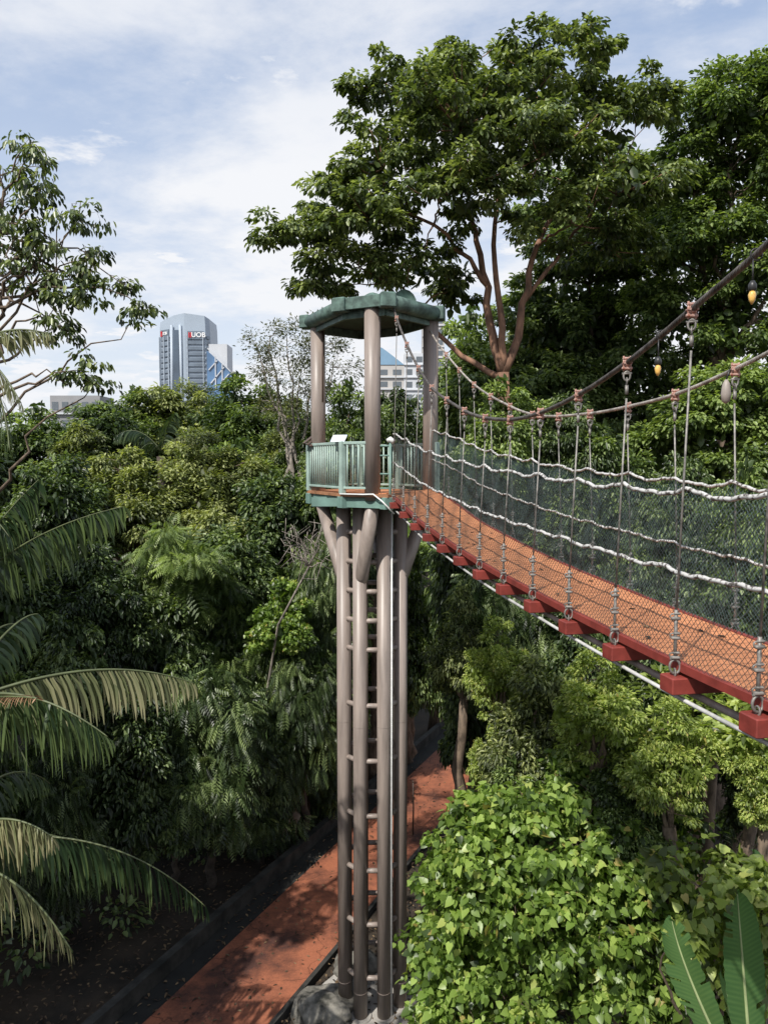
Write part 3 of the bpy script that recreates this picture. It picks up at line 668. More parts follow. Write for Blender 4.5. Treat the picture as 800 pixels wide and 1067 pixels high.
# ---------------------------------------------------------------- hero tree
def hero():
    rng = np.random.default_rng(5); Y = 22.5
    def B(px, py, rx, ry, dy=0, rd=None):
        p = P(px, py, Y+dy); return (p.x, p.y, p.z, rx/F*Y, (rd or rx/F*Y), ry/F*Y)
    bl = [B(415, 100, 54, 32, .5, 1.6), B(480, 78, 38, 32, 1, 1.4), B(590, 66, 50, 36, 0, 1.6), B(545, 88, 60, 42, -.6, 1.8), B(480, 135, 80, 45, -1, 2.2), B(640, 130, 66, 42, .3, 2),
          B(400, 175, 64, 38, -.3, 1.8), B(345, 205, 40, 26, -.4, 1.2), B(302, 243, 46, 18, -.6, 1.0), B(385, 235, 55, 30, -1.2, 1.7), B(365, 278, 52, 28, -.3, 1.5), B(460, 205, 70, 38, -1.6, 2),
          B(560, 165, 80, 45, -1.4, 2.2), B(640, 200, 60, 36, -.6, 1.8), B(600, 235, 62, 30, -1.2, 1.6), B(430, 275, 55, 28, .6, 1.6), B(520, 120, 90, 60, 1.5, 2.2), B(340, 300, 28, 16, .2, .8),
          B(470, 300, 34, 20, 1.8, 1), B(640, 260, 50, 30, 1.2, 1.5), B(680, 110, 26, 20, .2, .8), B(615, 52, 22, 16, 0, .7)]
    cp, co = clump_pts(bl, 620, rng, -.35, (.5, 1.16))
    base = P(525, 385, Y); root = empty('fig_tree', (base.x, Y, 0), 'big spreading tree with layered glossy dark green foliage behind the tower', 'tree')
    off = np.array([base.x, Y, 0])
    o = ob('crown', foliage('hero_foliage', cp-off, co, .35, 86, .175, .092, rng, 'oval', LM['hero'], .5, .8, .5, core=core_of([(b[0]-base.x, b[1]-Y)+b[2:] for b in bl], 30, 30, rng, .6)), root)
    mb = MB(); L = lambda px, py, dy=0: P(px, py, Y+dy)-Vector(off)
    mb.tube([(0, 0, -.95), (.05, 0, 4), (-.1, .1, 9), (0, 0, base.z-1.0), L(524, 388)], [.30, .25, .21, .19, .18], 12)
    arms = [([L(524, 390), L(512, 350), L(508, 300), L(498, 250, .1), L(488, 215, .3)], .15), ([L(526, 390), L(540, 350), L(548, 300), L(558, 255), L(590, 190, .5)], .14),
            ([L(524, 390), L(522, 340, -.2), L(516, 290, -.3), L(514, 235, -.3), L(530, 150, -.3)], .12), ([L(520, 395), L(480, 372, .4), L(440, 330, .8), L(420, 300, .8)], .10),
            ([L(548, 310), L(580, 270, .2), L(612, 225, .4), L(640, 180, .4)], .07), ([L(508, 300), L(490, 270, -.3), L(450, 235, -.6), L(400, 210, -.8)], .08)]
    nodes = []
    for pts, r in arms:
        q = []
        for i in range(len(pts)-1):
            for k in range(3): q.append(pts[i].lerp(pts[i+1], k/3)+Vector(rng.normal(0, .035, 3)))
        q.append(pts[-1]); rr = [r*(1-.62*i/(len(q)-1)) for i in range(len(q))]; mb.tube(q, rr, 9)
        nodes += [(p, k) for p, k in zip(q[3:], rr[3:])]
    # limbs into each blob, then twigs
    lim = []
    NPt = np.array([tuple(p) for p, k in nodes])
    for b in bl:
        t = Vector(b[:3])-Vector(off); dd = np.linalg.norm(NPt-np.array(t), axis=1)+np.maximum(0, NPt[:, 2]-t.z)*1.2; k = int(np.argmin(dd)); p, r = nodes[k]
        mid = p.lerp(t, .5)+Vector(rng.normal(0, .2, 3))+Vector((0, 0, .15)); q = wob(bez(p, mid, t, 8), .05, rng); rr = [r*.75*(1-.75*i/7) for i in range(8)]
        mb.tube(q, rr, 7); lim += [(a, c) for a, c in zip(q[2:], rr[2:])]
    lim += nodes; NPt = np.array([tuple(p) for p, k in lim])
    for c in (cp-off)[::2]:
        k = int(np.argmin(np.linalg.norm(NPt-c, axis=1))); p, r = lim[k]; c = Vector(c)
        mb.tube(wob(bez(p, p.lerp(c, .5)+Vector(rng.normal(0, .1, 3)), c, 4), .03, rng), [min(.03, r*.7), .02, .014, .008], 5)
    mb.build('trunk', M['barkred'], root)
hero()

def blob_tree(name, label, Y, blobs, base, n, cr, per, L, W, shape, mat, bark, flat=.5, droop=.6, seed=1, group=None, trunk_r=.25, low=-.4, tint0=.5, fork=None, rt=.03, cat='tree', shell=(.6, 1.05), core=0, holes=0, hr_=.3):
    rng = np.random.default_rng(seed); bl = []
    for b in blobs:
        px, py, rx, ry = b[:4]; dy = b[4] if len(b) > 4 else 0; yy = Y+dy; p = P(px, py, yy)
        bl.append((p.x, p.y, p.z, rx/F*yy, max(.5, min(rx/F*yy, 3.0)), ry/F*yy))
    cp, co = clump_pts(bl, n, rng, low, shell); b0 = np.array([base[0], base[1], 0.0])
    if holes:
        hs = cp[rng.choice(len(cp), holes)]; dd = np.min(np.linalg.norm(cp[:, None]-hs[None], axis=2), axis=1); cp, co = cp[dd > hr_], co[dd > hr_]
    root = empty(name, (base[0], base[1], 0), label, cat, group)
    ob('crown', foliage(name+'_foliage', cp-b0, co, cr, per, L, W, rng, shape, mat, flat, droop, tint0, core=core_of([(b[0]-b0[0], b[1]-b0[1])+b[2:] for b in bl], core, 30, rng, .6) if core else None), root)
    zf = fork if fork is not None else min(b[2]-b[5] for b in bl)+.3
    fx = (np.mean([b[0] for b in bl])-base[0])*.35; fy = (np.mean([b[1] for b in bl])-base[1])*.35
    mb = MB(); pts, rr = trunk_poly((0, 0, -.95), (fx, fy, zf), trunk_r, rng); mb.tube(pts, rr, 10)
    limbs_to(mb, pts[-1], [(b[0]-b0[0], b[1]-b0[1], b[2]) for b in bl], cp-b0, rr[-1]*.8, rng, .08, rt=rt, stem=pts)
    mb.build('trunk', M[bark], root); return root
# tall trees on the right
blob_tree('broadleaf_tree', 'tall dense small-leaved tree rising at the right edge behind the cables', 25,
  [(770,120,62,50),(720,180,50,45,1),(800,190,60,60),(745,250,60,50),(690,240,45,50,2),(810,290,60,55,-1),(700,320,50,45,1),(770,350,60,45),(660,310,40,45,3),(840,130,60,60,1),(800,85,35,25)],
  (11.2, 25.5), 330, .50, 210, .155, .085, 'oval', LM['mid'], 'bark', seed=21, trunk_r=.4, tint0=.62, core=150)
blob_tree('broadleaf_tree', 'dark shady tree filling the space right of the big spreading tree', 28,
  [(610,270,60,50),(600,340,60,50,1),(660,380,60,50),(720,420,50,45,-1),(560,330,45,45,1.5),(640,440,60,40),(580,410,50,45),(540,390,40,40,1),(500,400,40,35,1),(540,440,50,40),(700,260,50,50,2),(570,220,50,50,2),(640,180,45,45,2.5)],
  (7.6, 29), 260, .55, 190, .18, .095, 'oval', LM['dark'], 'barkdark', seed=22, trunk_r=.35, tint0=.72, core=150)
blob_tree('broadleaf_tree', 'bright leaved tree standing below the right edge cables behind the nets', 22,
  [(770,410,50,40),(730,440,40,35),(800,440,40,40),(690,470,45,30,1),(760,480,50,30)],
  (9.6, 22.5), 140, .45, 170, .15, .085, 'oval', LM['mid'], 'bark', seed=23, trunk_r=.22, tint0=.75, core=50)
# leggy open tree on the left
blob_tree('open_crown_tree', 'tall open tree with sparse drooping leaf clusters against the sky at left', 13.5,
  [(22,150,12,10),(5,175,16,14),(35,165,14,12),(45,195,14,12),(15,215,24,14),(65,225,20,12),(20,245,32,16,-.3),(55,255,24,14),(95,220,10,8),(82,232,8,8),(90,262,18,12),(30,280,36,18,.2),(75,290,26,14),(100,275,14,12),(125,295,10,8),(150,318,10,8),(142,334,6,5),(60,315,20,12),(95,310,12,9),(65,345,22,12),(40,300,24,12),(95,375,12,8),(80,395,22,10),(105,400,10,6),(60,335,14,10)],
  (-7.6, 13.8), 150, .19, 24, .125, .058, 'oval', LM['hero'], 'bark', flat=.55, droop=1.5, seed=31, trunk_r=.085, fork=16.0, rt=.009, low=-.8, tint0=.45)
# pale wispy tree behind the tower
blob_tree('wispy_tree', 'pale wispy half-bare tree behind the left post of the tower', 34,
  [(300,360,34,26),(280,350,22,16),(330,350,30,22),(310,395,40,30),(285,385,22,20),(350,385,30,30),(330,420,34,24),(270,365,12,10),(295,430,30,22)],
  (-3.6, 34.5), 130, .5, 55, .16, .07, 'diamond', LM['grey'], 'barkpale', flat=.8, droop=.2, seed=33, trunk_r=.25, fork=9.5, rt=.045, low=-.9)

# ---------------------------------------------------------------- jungle rows
J = jungle_tree; G = 'trees of the jungle around the walkway'
rows = [
 ('jungle_tree', 205, 394, 520, 40, 47, 'fine', 'ridge tree whose top crosses the foot of the skyscraper'),
 ('jungle_tree', 140, 402, 520, 40, 43, 'mid_a', 'ridge tree left of the skyscraper foot'),
 ('jungle_tree', 285, 398, 520, 40, 43, 'olive', 'olive ridge tree below the blue glass building'),
 ('jungle_tree', 325, 428, 560, 38, 36, 'mid_a', 'ridge tree behind the pale wispy tree trunk'),
 ('jungle_tree', 80, 432, 560, 45, 36, 'olive', 'olive tree in front of the grey rooftop building'),
 ('jungle_tree', 240, 545, 700, 50, 27, 'dark_a', 'dark tree between the sunlit olive tree and the bright shrub'),
 ('broad_tree', 492, 318, 520, 48, 31, 'mid_a', 'green tree filling the space behind the forked stems'),
 ('broad_tree', 565, 285, 480, 50, 32, 'fine', 'olive tree directly behind the right stem of the big spreading tree'),
 ('broad_tree', 622, 300, 480, 42, 30, 'mid_a', 'green tree behind the hanging bulbs and cables'),
 ('broad_tree', 520, 392, 540, 46, 21, 'mid_a', 'leafy tree hiding the lower trunk of the big spreading tree'),
 ('broad_tree', 600, 405, 560, 44, 21.5, 'dark_b', 'dark leafy tree just above the nets at mid bridge'),
 # left ridge
 ('jungle_tree', 170, 392, 520, 52, 44, 'olive', 'olive crowned tree on the ridge directly below the glass skyscraper'),
 ('jungle_tree', 245, 388, 520, 50, 42, 'mid_a', 'rounded ridge tree just right of the glass skyscraper'),
 ('jungle_tree', 110, 415, 520, 45, 40, 'dark_a', 'dark ridge tree under the grey rooftop at left'),
 ('jungle_tree', 40, 420, 540, 50, 38, 'mid_a', 'ridge tree behind the palm fronds at far left'),
 ('jungle_tree', -30, 410, 560, 55, 36, 'dark_b', 'ridge tree cut off by the left edge of the picture'),
 ('jungle_tree', 305, 420, 540, 45, 38, 'fine', 'fine-leaved ridge tree left of the tower platform'),
 ('jungle_tree', 360, 395, 560, 40, 30, 'mid_a', 'green tree seen between the tower posts'),
 ('jungle_tree', 420, 402, 560, 40, 32, 'dark_b', 'dark tree below the white apartments seen through the tower'),
 ('jungle_tree', 455, 415, 560, 36, 36, 'mid_a', 'leafy tree just right of the tower post behind the ropes'),
 ('jungle_tree', 210, 440, 600, 58, 33, 'fine', 'broad fine-leaved tree in the middle of the left slope'),
 ('jungle_tree', 130, 455, 600, 50, 31, 'olive', 'olive tree at mid height on the left slope'),
 ('jungle_tree', 60, 470, 640, 52, 28, 'dark_a', 'shaded tree behind the hanging frond on the left'),
 ('jungle_tree', 285, 490, 640, 50, 30, 'dark_a', 'dark tree left below the tower platform'),
 ('jungle_tree', 345, 530, 700, 36, 27, 'pinn', 'feathery dark tree touching the left side of the tower columns'),
 ('jungle_tree', 175, 540, 700, 60, 25, 'mid_b', 'feather-leaved tree above the bright palm frond'),
 ('jungle_tree', 100, 560, 720, 52, 23, 'dark_b', 'deep green tree behind the palms at left'),
 ('jungle_tree', 20, 570, 760, 55, 22, 'dark_a', 'shadowed tree at the left edge behind the palms'),
 ('jungle_tree', 250, 600, 760, 50, 26, 'mid_b', 'feather-leaved tree beneath the bright green shrub'),
 ('jungle_tree', 315, 650, 830, 45, 25, 'pinn', 'drooping feathery tree beside the low wall left of the columns'),
 ('jungle_tree', 215, 690, 880, 58, 22.5, 'pinn', 'hanging dark feathery tree at the edge of the lower clearing'),
 ('jungle_tree', 270, 710, 880, 40, 24, 'dark_b', 'dark drooping tree over the low wall'),
 ('jungle_tree', 130, 700, 900, 50, 21, 'dark_a', 'black-green tree behind the lowest palm frond'),
 ('jungle_tree', 50, 740, 960, 60, 19, 'pinn', 'shaded feathery tree in the lower left corner behind palms'),
 ('jungle_tree', -40, 640, 960, 60, 17, 'dark_a', 'shaded tree outside the lower left edge'),
 ('jungle_tree', 160, 610, 800, 55, 24, 'dark_a', 'dark round tree below the middle of the left slope'),
 ('jungle_tree', 70, 640, 860, 60, 21, 'dark_b', 'shaded tree between the left palms and the clearing'),
 ('jungle_tree', 300, 560, 720, 45, 29, 'mid_a', 'mid green tree above the bright green shrub'),
 ('jungle_tree', 225, 520, 680, 55, 29, 'olive', 'sunlit olive tree in the centre of the left slope'),
 ('jungle_tree', 345, 620, 800, 34, 28, 'dark_a', 'dark tree immediately behind the left side of the columns'),
 ('jungle_tree', 180, 770, 905, 50, 22, 'dark_b', 'black-green bush at the foot of the slope above the clearing'),
 ('jungle_tree', 265, 790, 890, 45, 24.5, 'pinn', 'low feathery tree bordering the low wall'),
 ('jungle_tree', 335, 770, 860, 36, 27, 'pinn', 'low feathery tree where the wall meets the columns'),
 ('jungle_tree', 390, 470, 640, 38, 30, 'dark_a', 'dark tree straight behind the tower platform'),
 ('jungle_tree', 390, 600, 780, 40, 33, 'mid_a', 'green tree showing through the gaps between the columns'),
 ('jungle_tree', 250, 455, 600, 50, 35, 'mid_a', 'mid green tree left of the tower rail'),
 ('jungle_tree', 340, 450, 600, 40, 33, 'dark_b', 'dark tree behind the tower rail'),
 # behind the bridge
 ('jungle_tree', 500, 640, 830, 40, 21, 'dark_a', 'dark tree above the far end of the path'),
 ('jungle_tree', 560, 690, 880, 50, 19, 'dark_b', 'dark bush in the shade beyond the young trees'),
 ('jungle_tree', 660, 560, 760, 60, 19, 'mid_a', 'mid green tree in the shade beneath the bridge deck'),
 ('jungle_tree', 580, 500, 700, 50, 22, 'mid_a', 'leafy tree directly behind the middle of the nets'),
 ('jungle_tree', 740, 560, 760, 60, 18, 'dark_a', 'dark tree behind the lower part of the nets at right'),
 ('jungle_tree', 690, 690, 860, 60, 17.5, 'dark_a', 'dark bush behind the bare trunk'),
 ('jungle_tree', 790, 760, 900, 45, 17, 'dark_b', 'dark bush at the right edge in the shade'),
 ('jungle_tree', 620, 760, 900, 50, 17, 'dark_b', 'dark bush behind the heart-leaved shrub'),
 ('jungle_tree', 496, 480, 740, 50, 24, 'dark_b', 'dark tree right of the columns under the bridge entrance'),
 ('jungle_tree', 428, 560, 770, 34, 32, 'mid_a', 'leafy tree between the columns and the far end of the path'),
 ('jungle_tree', 540, 430, 600, 60, 23, 'dark_a', 'dark tree seen through the nets at mid bridge'),
 ('jungle_tree', 620, 440, 620, 55, 21, 'mid_a', 'green tree seen through the nets right of mid bridge'),
 ('jungle_tree', 700, 470, 680, 60, 19, 'dark_b', 'dense tree behind the nets near the right edge'),
 ('jungle_tree', 780, 480, 700, 55, 18, 'mid_a', 'tree behind the nets cut by the right edge'),
 ('jungle_tree', 530, 560, 760, 55, 20, 'pinn', 'feathery dark tree under the middle of the bridge'),
 ('jungle_tree', 610, 600, 800, 60, 18, 'dark_a', 'dark tree in the shade under the bridge'),
 ('jungle_tree', 720, 620, 800, 65, 17, 'dark_b', 'dark tree under the near end of the bridge'),
 ('jungle_tree', 800, 680, 820, 40, 16, 'dark_a', 'dark tree under the bridge at the right edge'),
]
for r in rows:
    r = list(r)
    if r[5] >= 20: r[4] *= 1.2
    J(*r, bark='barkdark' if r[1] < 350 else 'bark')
sh = [
 ('leafy_shrub', 292, 602, 690, 40, 24.5, 'bright', 'bright light green shrub glowing on the left slope beside the tower'),
 ('young_tree', 560, 672, 860, 62, 15, 'olive', 'sunlit pointed-leaf young tree right of the path below the bridge'),
 ('young_tree', 515, 745, 880, 30, 16.5, 'lime', 'small yellow-green tree beside the orange path'),
 ('young_tree', 625, 672, 830, 66, 13.5, 'lime', 'yellow-green sunlit tree just below the white conduit'),
 ('young_tree', 700, 722, 880, 58, 12.5, 'lime', 'yellow-green small tree under the second red block'),
 ('young_tree', 800, 755, 880, 46, 12, 'lime', 'yellow-green leafy top at the right edge below the bridge'),
 ('young_tree', 655, 780, 900, 48, 13, 'mid_a', 'mid green small tree behind the heart-leaved vine'),
 ('young_tree', 484, 600, 745, 38, 19.5, 'olive', 'light green tree right beside the columns above the path'),
 ('young_tree', 530, 790, 920, 48, 14, 'mid_a', 'green bush at the path edge above the heart-leaved vine'),
 ('young_tree', 520, 640, 770, 44, 17.5, 'lime', 'half-lit green tree between the columns and the young trees'),
 ('young_tree', 745, 690, 790, 50, 14.5, 'olive', 'olive small tree seen directly under the near deck edge'),
]
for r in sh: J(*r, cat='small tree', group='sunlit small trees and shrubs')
# trees outside the frame that shade the lower left
for i, (x, y, hx, top, lab) in enumerate([(-12, 10.5, 3.8, 15.5, 'tall shade tree left of the palms'), (-14, 16, 4.2, 17, 'tall shade tree far left of the path'), (-10.5, 4.5, 3.4, 15, 'shade tree nearest the viewer on the left'), (-17, 9, 4.5, 18, 'outermost shade tree on the left'), (-9.0,13.5,2.2,9.5,'low shade tree beside the palms'), (-15.5, 22, 4.5, 15, 'shade tree behind the open tree on the left')]):
    px = 400+x/y*F; J('jungle_tree', px, 481-(top-12)/y*F, 481-(top-8.5-12)/y*F, hx/y*F, y, ['dark_a', 'dark_b'][i % 2], lab)
# far woodland on the hill
rng = np.random.default_rng(77)
n = 900; X = rng.uniform(-120, 120, n); Yv = rng.uniform(50, 125, n); Z = hillf(X, Yv)+rng.uniform(1.5, 4.5, n); Z = np.maximum(Z, rng.uniform(3, 7, n))
cp = np.stack([X, Yv, Z], -1); co = np.tile([[0, 0, 1.0]], (n, 1))
tag(ob('distant_woodland', foliage('far_foliage', cp, co, 3.4, 110, .85, .5, rng, 'diamond', LM['mid'], .7, .4, .5)), 'dense woodland covering the hill beyond the tower', 'woodland', kind='stuff')
# undergrowth
n = 520; X = rng.uniform(-16, 18, n); Yv = rng.uniform(9, 44, n); d = (X-PA.x)*PN.x+(Yv-PA.y)*PN.y
ok = ((d < -2.4) & (rng.random(n) < .8) & (Yv > 19)) | ((d < -3.2) & (Yv > 15.5) & (rng.random(n) < .5)) | (d > 4.2); ok &= ((X-TC.x)**2+(Yv-TC.y)**2 > 5)
cp = np.stack([X, Yv, rng.uniform(-.4, .4, n)], -1)[ok]; co = np.tile([[0, 0, 1.0]], (len(cp), 1))
tag(ob('undergrowth', foliage('under_foliage', cp, co, .75, 90, .24, .12, rng, 'oval', LM['dark'], .5, .8, .5)), 'low green undergrowth covering the forest floor', 'undergrowth', kind='stuff')
n = 11000; X = rng.uniform(-12, 6, n); Yv = rng.uniform(12, 32, n)
C = np.stack([X, Yv, np.full(n, .04)+.0], -1); d = (X-PA.x)*PN.x+(Yv-PA.y)*PN.y; keep = (d < -.9) | ((d > -.6) & (d < 0) & (rng.random(n) < .5)) | ((d > 0) & (d < PW) & (rng.random(n) < .22)) | (d > 2.7); C = C[keep]; n = len(C)
C[:, 2] = np.maximum(G0+.04, gz(C[:, 0], C[:, 1])+.02)
D = rdir(n, rng); D[:, 2] *= .15; Nn = np.tile([[0, 0, 1.0]], (n, 1))+rdir(n, rng)*.3
tag(ob('leaf_litter', leaves('litter', C, D, Nn, rng.uniform(.06, .17, n), rng.uniform(.03, .07, n), rng.random(n), 'oval', leafmat('dry_leaf', (.03, .018, .01), (.09, .055, .03), (.22, .15, .08), .7, .05))), 'dry fallen leaves scattered on the ground', 'leaf litter', kind='stuff')

# ---------------------------------------------------------------- heart-leaved vine mass bottom right
def vine(name, label, blobs, base, n, per, seed, mat='heart', L=.128, W=.115, cr=.30, tint0=.5, Y=12.0, shape='heart'):
    return blob_tree(name, label, Y, blobs, base, n, cr, per, L, W, shape, LM[mat], 'bark', flat=.6, droop=1.1, seed=seed, group='leafy shrubs in the lower right', trunk_r=.09, tint0=tint0, fork=3.0, low=-.5, rt=.012, cat='shrub', shell=(.35, 1.38), holes=int(n/22), hr_=.30)
vine('climbing_shrub', 'large heart-leaved light green shrub mass beside the tower columns', [(487,935,46,55),(525,900,56,55),(472,1010,42,60),(560,960,60,70),(455,965,20,22),(575,845,26,22,.5),(500,850,24,20,.6),(620,838,30,20,.9),(545,838,18,24,.3),(520,1030,80,60),(600,890,60,50,.6),(610,1010,70,60),(580,860,60,40,1.0),(540,875,50,35,.6),(670,960,45,50),(500,1090,70,60)],
     (2.1, 12.6), 560, 52, 41)
vine('climbing_shrub', 'shaded heart-leaved shrub behind the banana leaves', [(660,880,45,40,1.0),(690,930,45,40,.5),(650,1040,60,50),(720,1050,60,50),(640,860,40,30,1.4),(610,835,35,24,1.8),(665,820,34,26,2.0),(700,850,26,26,1.6),(590,805,22,18,2.0)],
     (4.2, 13.0), 260, 46, 42, tint0=.3)
vine('yellowing_shrub', 'yellow-green thin shrub above the upright banana leaf', [(715,925,40,25),(760,915,40,25,.3),(790,950,35,35),(700,960,30,25),(790,1010,40,40)],
     (4.9, 12.0), 70, 34, 43, mat='lime', Y=10.5, L=.15, W=.13, cr=.28)
# dark vine-clad trunk right
r = empty('vine_clad_trunk', (P(775, 850, 13.5).x, 13.5, 0), 'bare brown trunk standing in the dark gap at right below the bridge', 'tree')
rng = np.random.default_rng(3); zt = P(775, 775, 13.5).z
mb = MB(); pts, rr = trunk_poly((0, 0, -.95), (.12, 0, zt), .15, rng, 12); mb.tube(pts, [k*.9+.03 for k in rr], 12); mb.build('trunk', M['bark'], r)
cpv = np.array([(.14*math.cos(a), .14*math.sin(a), z) for a, z in zip(rng.uniform(0, 6.3, 34), rng.uniform(1, zt-1.8, 34))]); 
ob('vine_leaves', foliage('vine_fol', cpv, cpv*0+np.array([[0, 0, .1]]), .26, 12, .16, .03, rng, 'diamond', LM['grey'], .8, .9, .5), r)
cpt = np.array([(rng.normal(0, .9), rng.normal(0, .7), zt+rng.uniform(-.1, .9)) for _ in range(30)])
ob('crown', foliage('vt_fol', cpt, cpt*0+np.array([[0, 0, 1.]]), .45, 110, .17, .09, rng, 'oval', LM['lime'], .45, .4, .5), r)

# ---------------------------------------------------------------- banana
def banana_leaf(base, tip, width, bend, seed, parent, roll=0.0, n=70):
    rng = np.random.default_rng(seed); base = Vector(base); tip = Vector(tip); ax = (tip-base)
    mid = base.lerp(tip, .55)+bend; spine = bez(base, mid, tip, n)
    view = Vector((0, -1, .45)).normalized()
    side0 = ax.cross(view).normalized(); side0 = Matrix.Rotation(roll, 3, ax.normalized()) @ side0
    V = []; Fq = []; T = []
    for s in (1, -1):
        split = 0; prev = None
        for i in range(n):
            t = i/(n-1); w = width*(math.sin(math.pi*min(1, .06+t*.97))**.42)*(1 if t < .85 else 1-.35*(t-.85)/.15)
            d = (spine[min(i+1, n-1)]-spine[max(i-1, 0)]).normalized(); up = side0.cross(d).normalized()
            new = rng.random() < .10 and i > 3
            if new: split = rng.uniform(-.05, .05); 
            wob_ = 1+.03*math.sin(i*1.3)+(-.09 if new else 0)
            row = [spine[i], spine[i]+side0*s*w*.5+up*(.10*w)+d*.05, spine[i]+side0*s*w*wob_+up*(.02+split)+d*.10]
            k = len(V); V += [tuple(p) for p in row]; T += [.6, .45+.22*(i % 2), .38+.22*(i % 2)+rng.uniform(-.08, .08)]
            if prev is not None:
                Fq.append((prev, k, k+1, prev+1))
                if not new: Fq.append((prev+1, k+1, k+2, prev+2))
            prev = k
    me = np_mesh('blade', np.array(V), np.array(Fq), M['banana'], np.array(T), smooth=True); o = ob('leaf_blade', me, parent)
    mb = MB(); mb.tube([base-ax.normalized()*.7]+spine, [.035]+[.026*(1-.8*i/(n-1)) for i in range(n)], 8); m = mb.build('midrib', M['rib'], o)
M['rib'] = pmat('leaf_rib', (.30, .36, .17), .4, .1)
by = 8.6; bx = P(770, 1100, by)
r = empty('banana_plant', (bx.x, by, 0), 'banana plant with broad torn upright leaves in the lower right corner', 'banana plant')
o0 = Vector((bx.x, by, 0))
banana_leaf(P(782, 1110, by)-o0, P(768, 932, by)-o0, .25, Vector((.03, .1, .1)), 1, r, .1)
banana_leaf(P(760, 1110, by)-o0, P(700, 960, by+.4)-o0, .25, Vector((-.15, .1, .12)), 2, r, -.9)
banana_leaf(P(790, 1120, by)-o0, P(880, 960, by+.3)-o0, .2, Vector((.1, .1, .2)), 3, r, .6)
banana_leaf(P(775, 1120, by)-o0, P(760, 1030, by+1.6)-o0, .2, Vector((0, .5, .4)), 4, r, .2)
mb = MB(); tb_ = P(775, 1110, by)-o0; mb.tube([(0, 0, -.95), (0, 0, 2), (tb_.x*.5, 0, 4), (tb_.x, tb_.y, tb_.z-.3), (tb_.x, tb_.y, tb_.z+.1)], [.16, .13, .11, .09, .05], 12); mb.build('pseudostem', M['rachis'], r)
p = P(800, 905, 11.5); r = empty('broad_leaf_plant', (p.x, 11.5, 0), 'dark broad-leaved plant at the right edge behind the trunk', 'plant'); o0 = Vector((p.x, 11.5, 0))
for i, (a, b) in enumerate([((800, 960), (785, 890)), ((805, 960), (830, 880)), ((800, 970), (770, 935))]): banana_leaf(P(*a, 11.5)-o0, P(*b, 11.3)-o0, .15, Vector((0, -.1, .2)), 20+i, r, .2)
mb = MB(); mb.tube([(0, 0, -.9), (0, 0, 3), P(802, 965, 11.5)-o0], [.05, .04, .03], 8); mb.build('stem', M['rachis'], r)

# ---------------------------------------------------------------- palms
def frond(parent, a, c, bend, LL, mat, seed, n=46, hang=.8, fw=.045, o0=Vector(), both=True):
    rng = np.random.default_rng(seed); a = Vector(a); c = Vector(c); b = a.lerp(c, .5)+Vector(bend)
    sp = bez(a, b, c, n+1); V = []; Fq = []; T = []
    dt = (c-a).normalized(); sd = dt.cross(Vector((0, 0, 1))).normalized()
    n = int(n*1.1); fw *= 1.15; sp = bez(a, b, c, n+1)
    for i in range(4, n+1):
        t = i/n; d = (sp[min(i+1, n)]-sp[max(i-1, 0)]).normalized(); l = LL*(math.sin(math.pi*(.12+.83*t))**.6)*rng.uniform(.7, 1.12)
        sd = d.cross(Vector((0, 0, 1)))
        if sd.length < .1: sd = Vector((1, 0, 0))
        sd.normalize()
        for s in (1, -1):
            if rng.random() < .10: continue
            out = (sd*s*max(.25, 1-.6*hang)+d*rng.uniform(.35, .7)+Vector((0, 0, .2-.55*hang))+Vector(rng.normal(0, .11, 3))).normalized(); p = sp[i]+d*rng.uniform(-.01, .01)
            k = len(V); m_ = 4; tt = .5+rng.normal(0, .16); q = p.copy(); dd = out.copy()
            wn = dd.cross(Vector((0, 0, 1))).normalized() if abs(dd.z) < .95 else d.copy()
            wdir = (d*.8+wn*.4*s).normalized()
            for j in range(m_+1):
                u = j/m_; w = fw*(math.sin(math.pi*(.15+.8*u))**.7)*.5
                if j == m_: w = .003
                V += [tuple(q+wdir*w), tuple(q-wdir*w)]; T += [tt+.42*u*u, tt+.42*u*u]
                dd = (dd+Vector((0, 0, -1))*hang*(.5+.35*u)+Vector(rng.normal(0, .04, 3))).normalized(); q = q+dd*l/m_
            for j in range(m_): Fq.append((k+2*j, k+2*j+1, k+2*j+3, k+2*j+2))
    V = np.array(V); me = np_mesh('leaflets', V, np.array(Fq), mat, np.clip(np.array(T), 0, 1))
    mb = MB(); mb.tube(sp, [.022*(1-.8*i/n)+.003 for i in range(n+1)], 6); st = mb.build('frond', M['rachis'], parent); ob('leaflets', me, st)
def palm(label, crown, fl, extra=7, Lx=2.6, seed=0, azr=(90, 300), tr=.13, mat='frond'):
    rng = np.random.default_rng(seed); c = Vector(crown); root = empty('palm_tree', (c.x, c.y, 0), label, 'palm tree', 'palms on the left'); o0 = Vector((c.x, c.y, 0))
    mb = MB(); n = 22; pts = [(0.05*math.sin(i*.5), 0, (c.z+.7)*i/(n-1)-.95) for i in range(n)]; mb.tube(pts, [tr*(1.15 if i % 2 else 1) for i in range(n)], 12); mb.build('trunk', M['barkdark'], root)
    for i, (a, b, bend, LL, mt, hang, fw, nn) in enumerate(fl): frond(root, Vector(a)-o0, Vector(b)-o0, bend, LL, M[mt], seed*50+i, n=nn, hang=hang, fw=fw)
    for i in range(extra):
        az = math.radians(azr[0]+(azr[1]-azr[0])*i/max(1, extra-1)+rng.uniform(-12, 12)); el = rng.uniform(-.1, .9); L = Lx*rng.uniform(.85, 1.1)
        e = Vector((math.cos(az)*L, math.sin(az)*L, c.z+el*L*.5-.5)); frond(root, (0, 0, c.z), e, (0, 0, .9), .55, M[mat], seed*50+20+i, n=34, hang=.9, fw=.04)
    return root
A = P
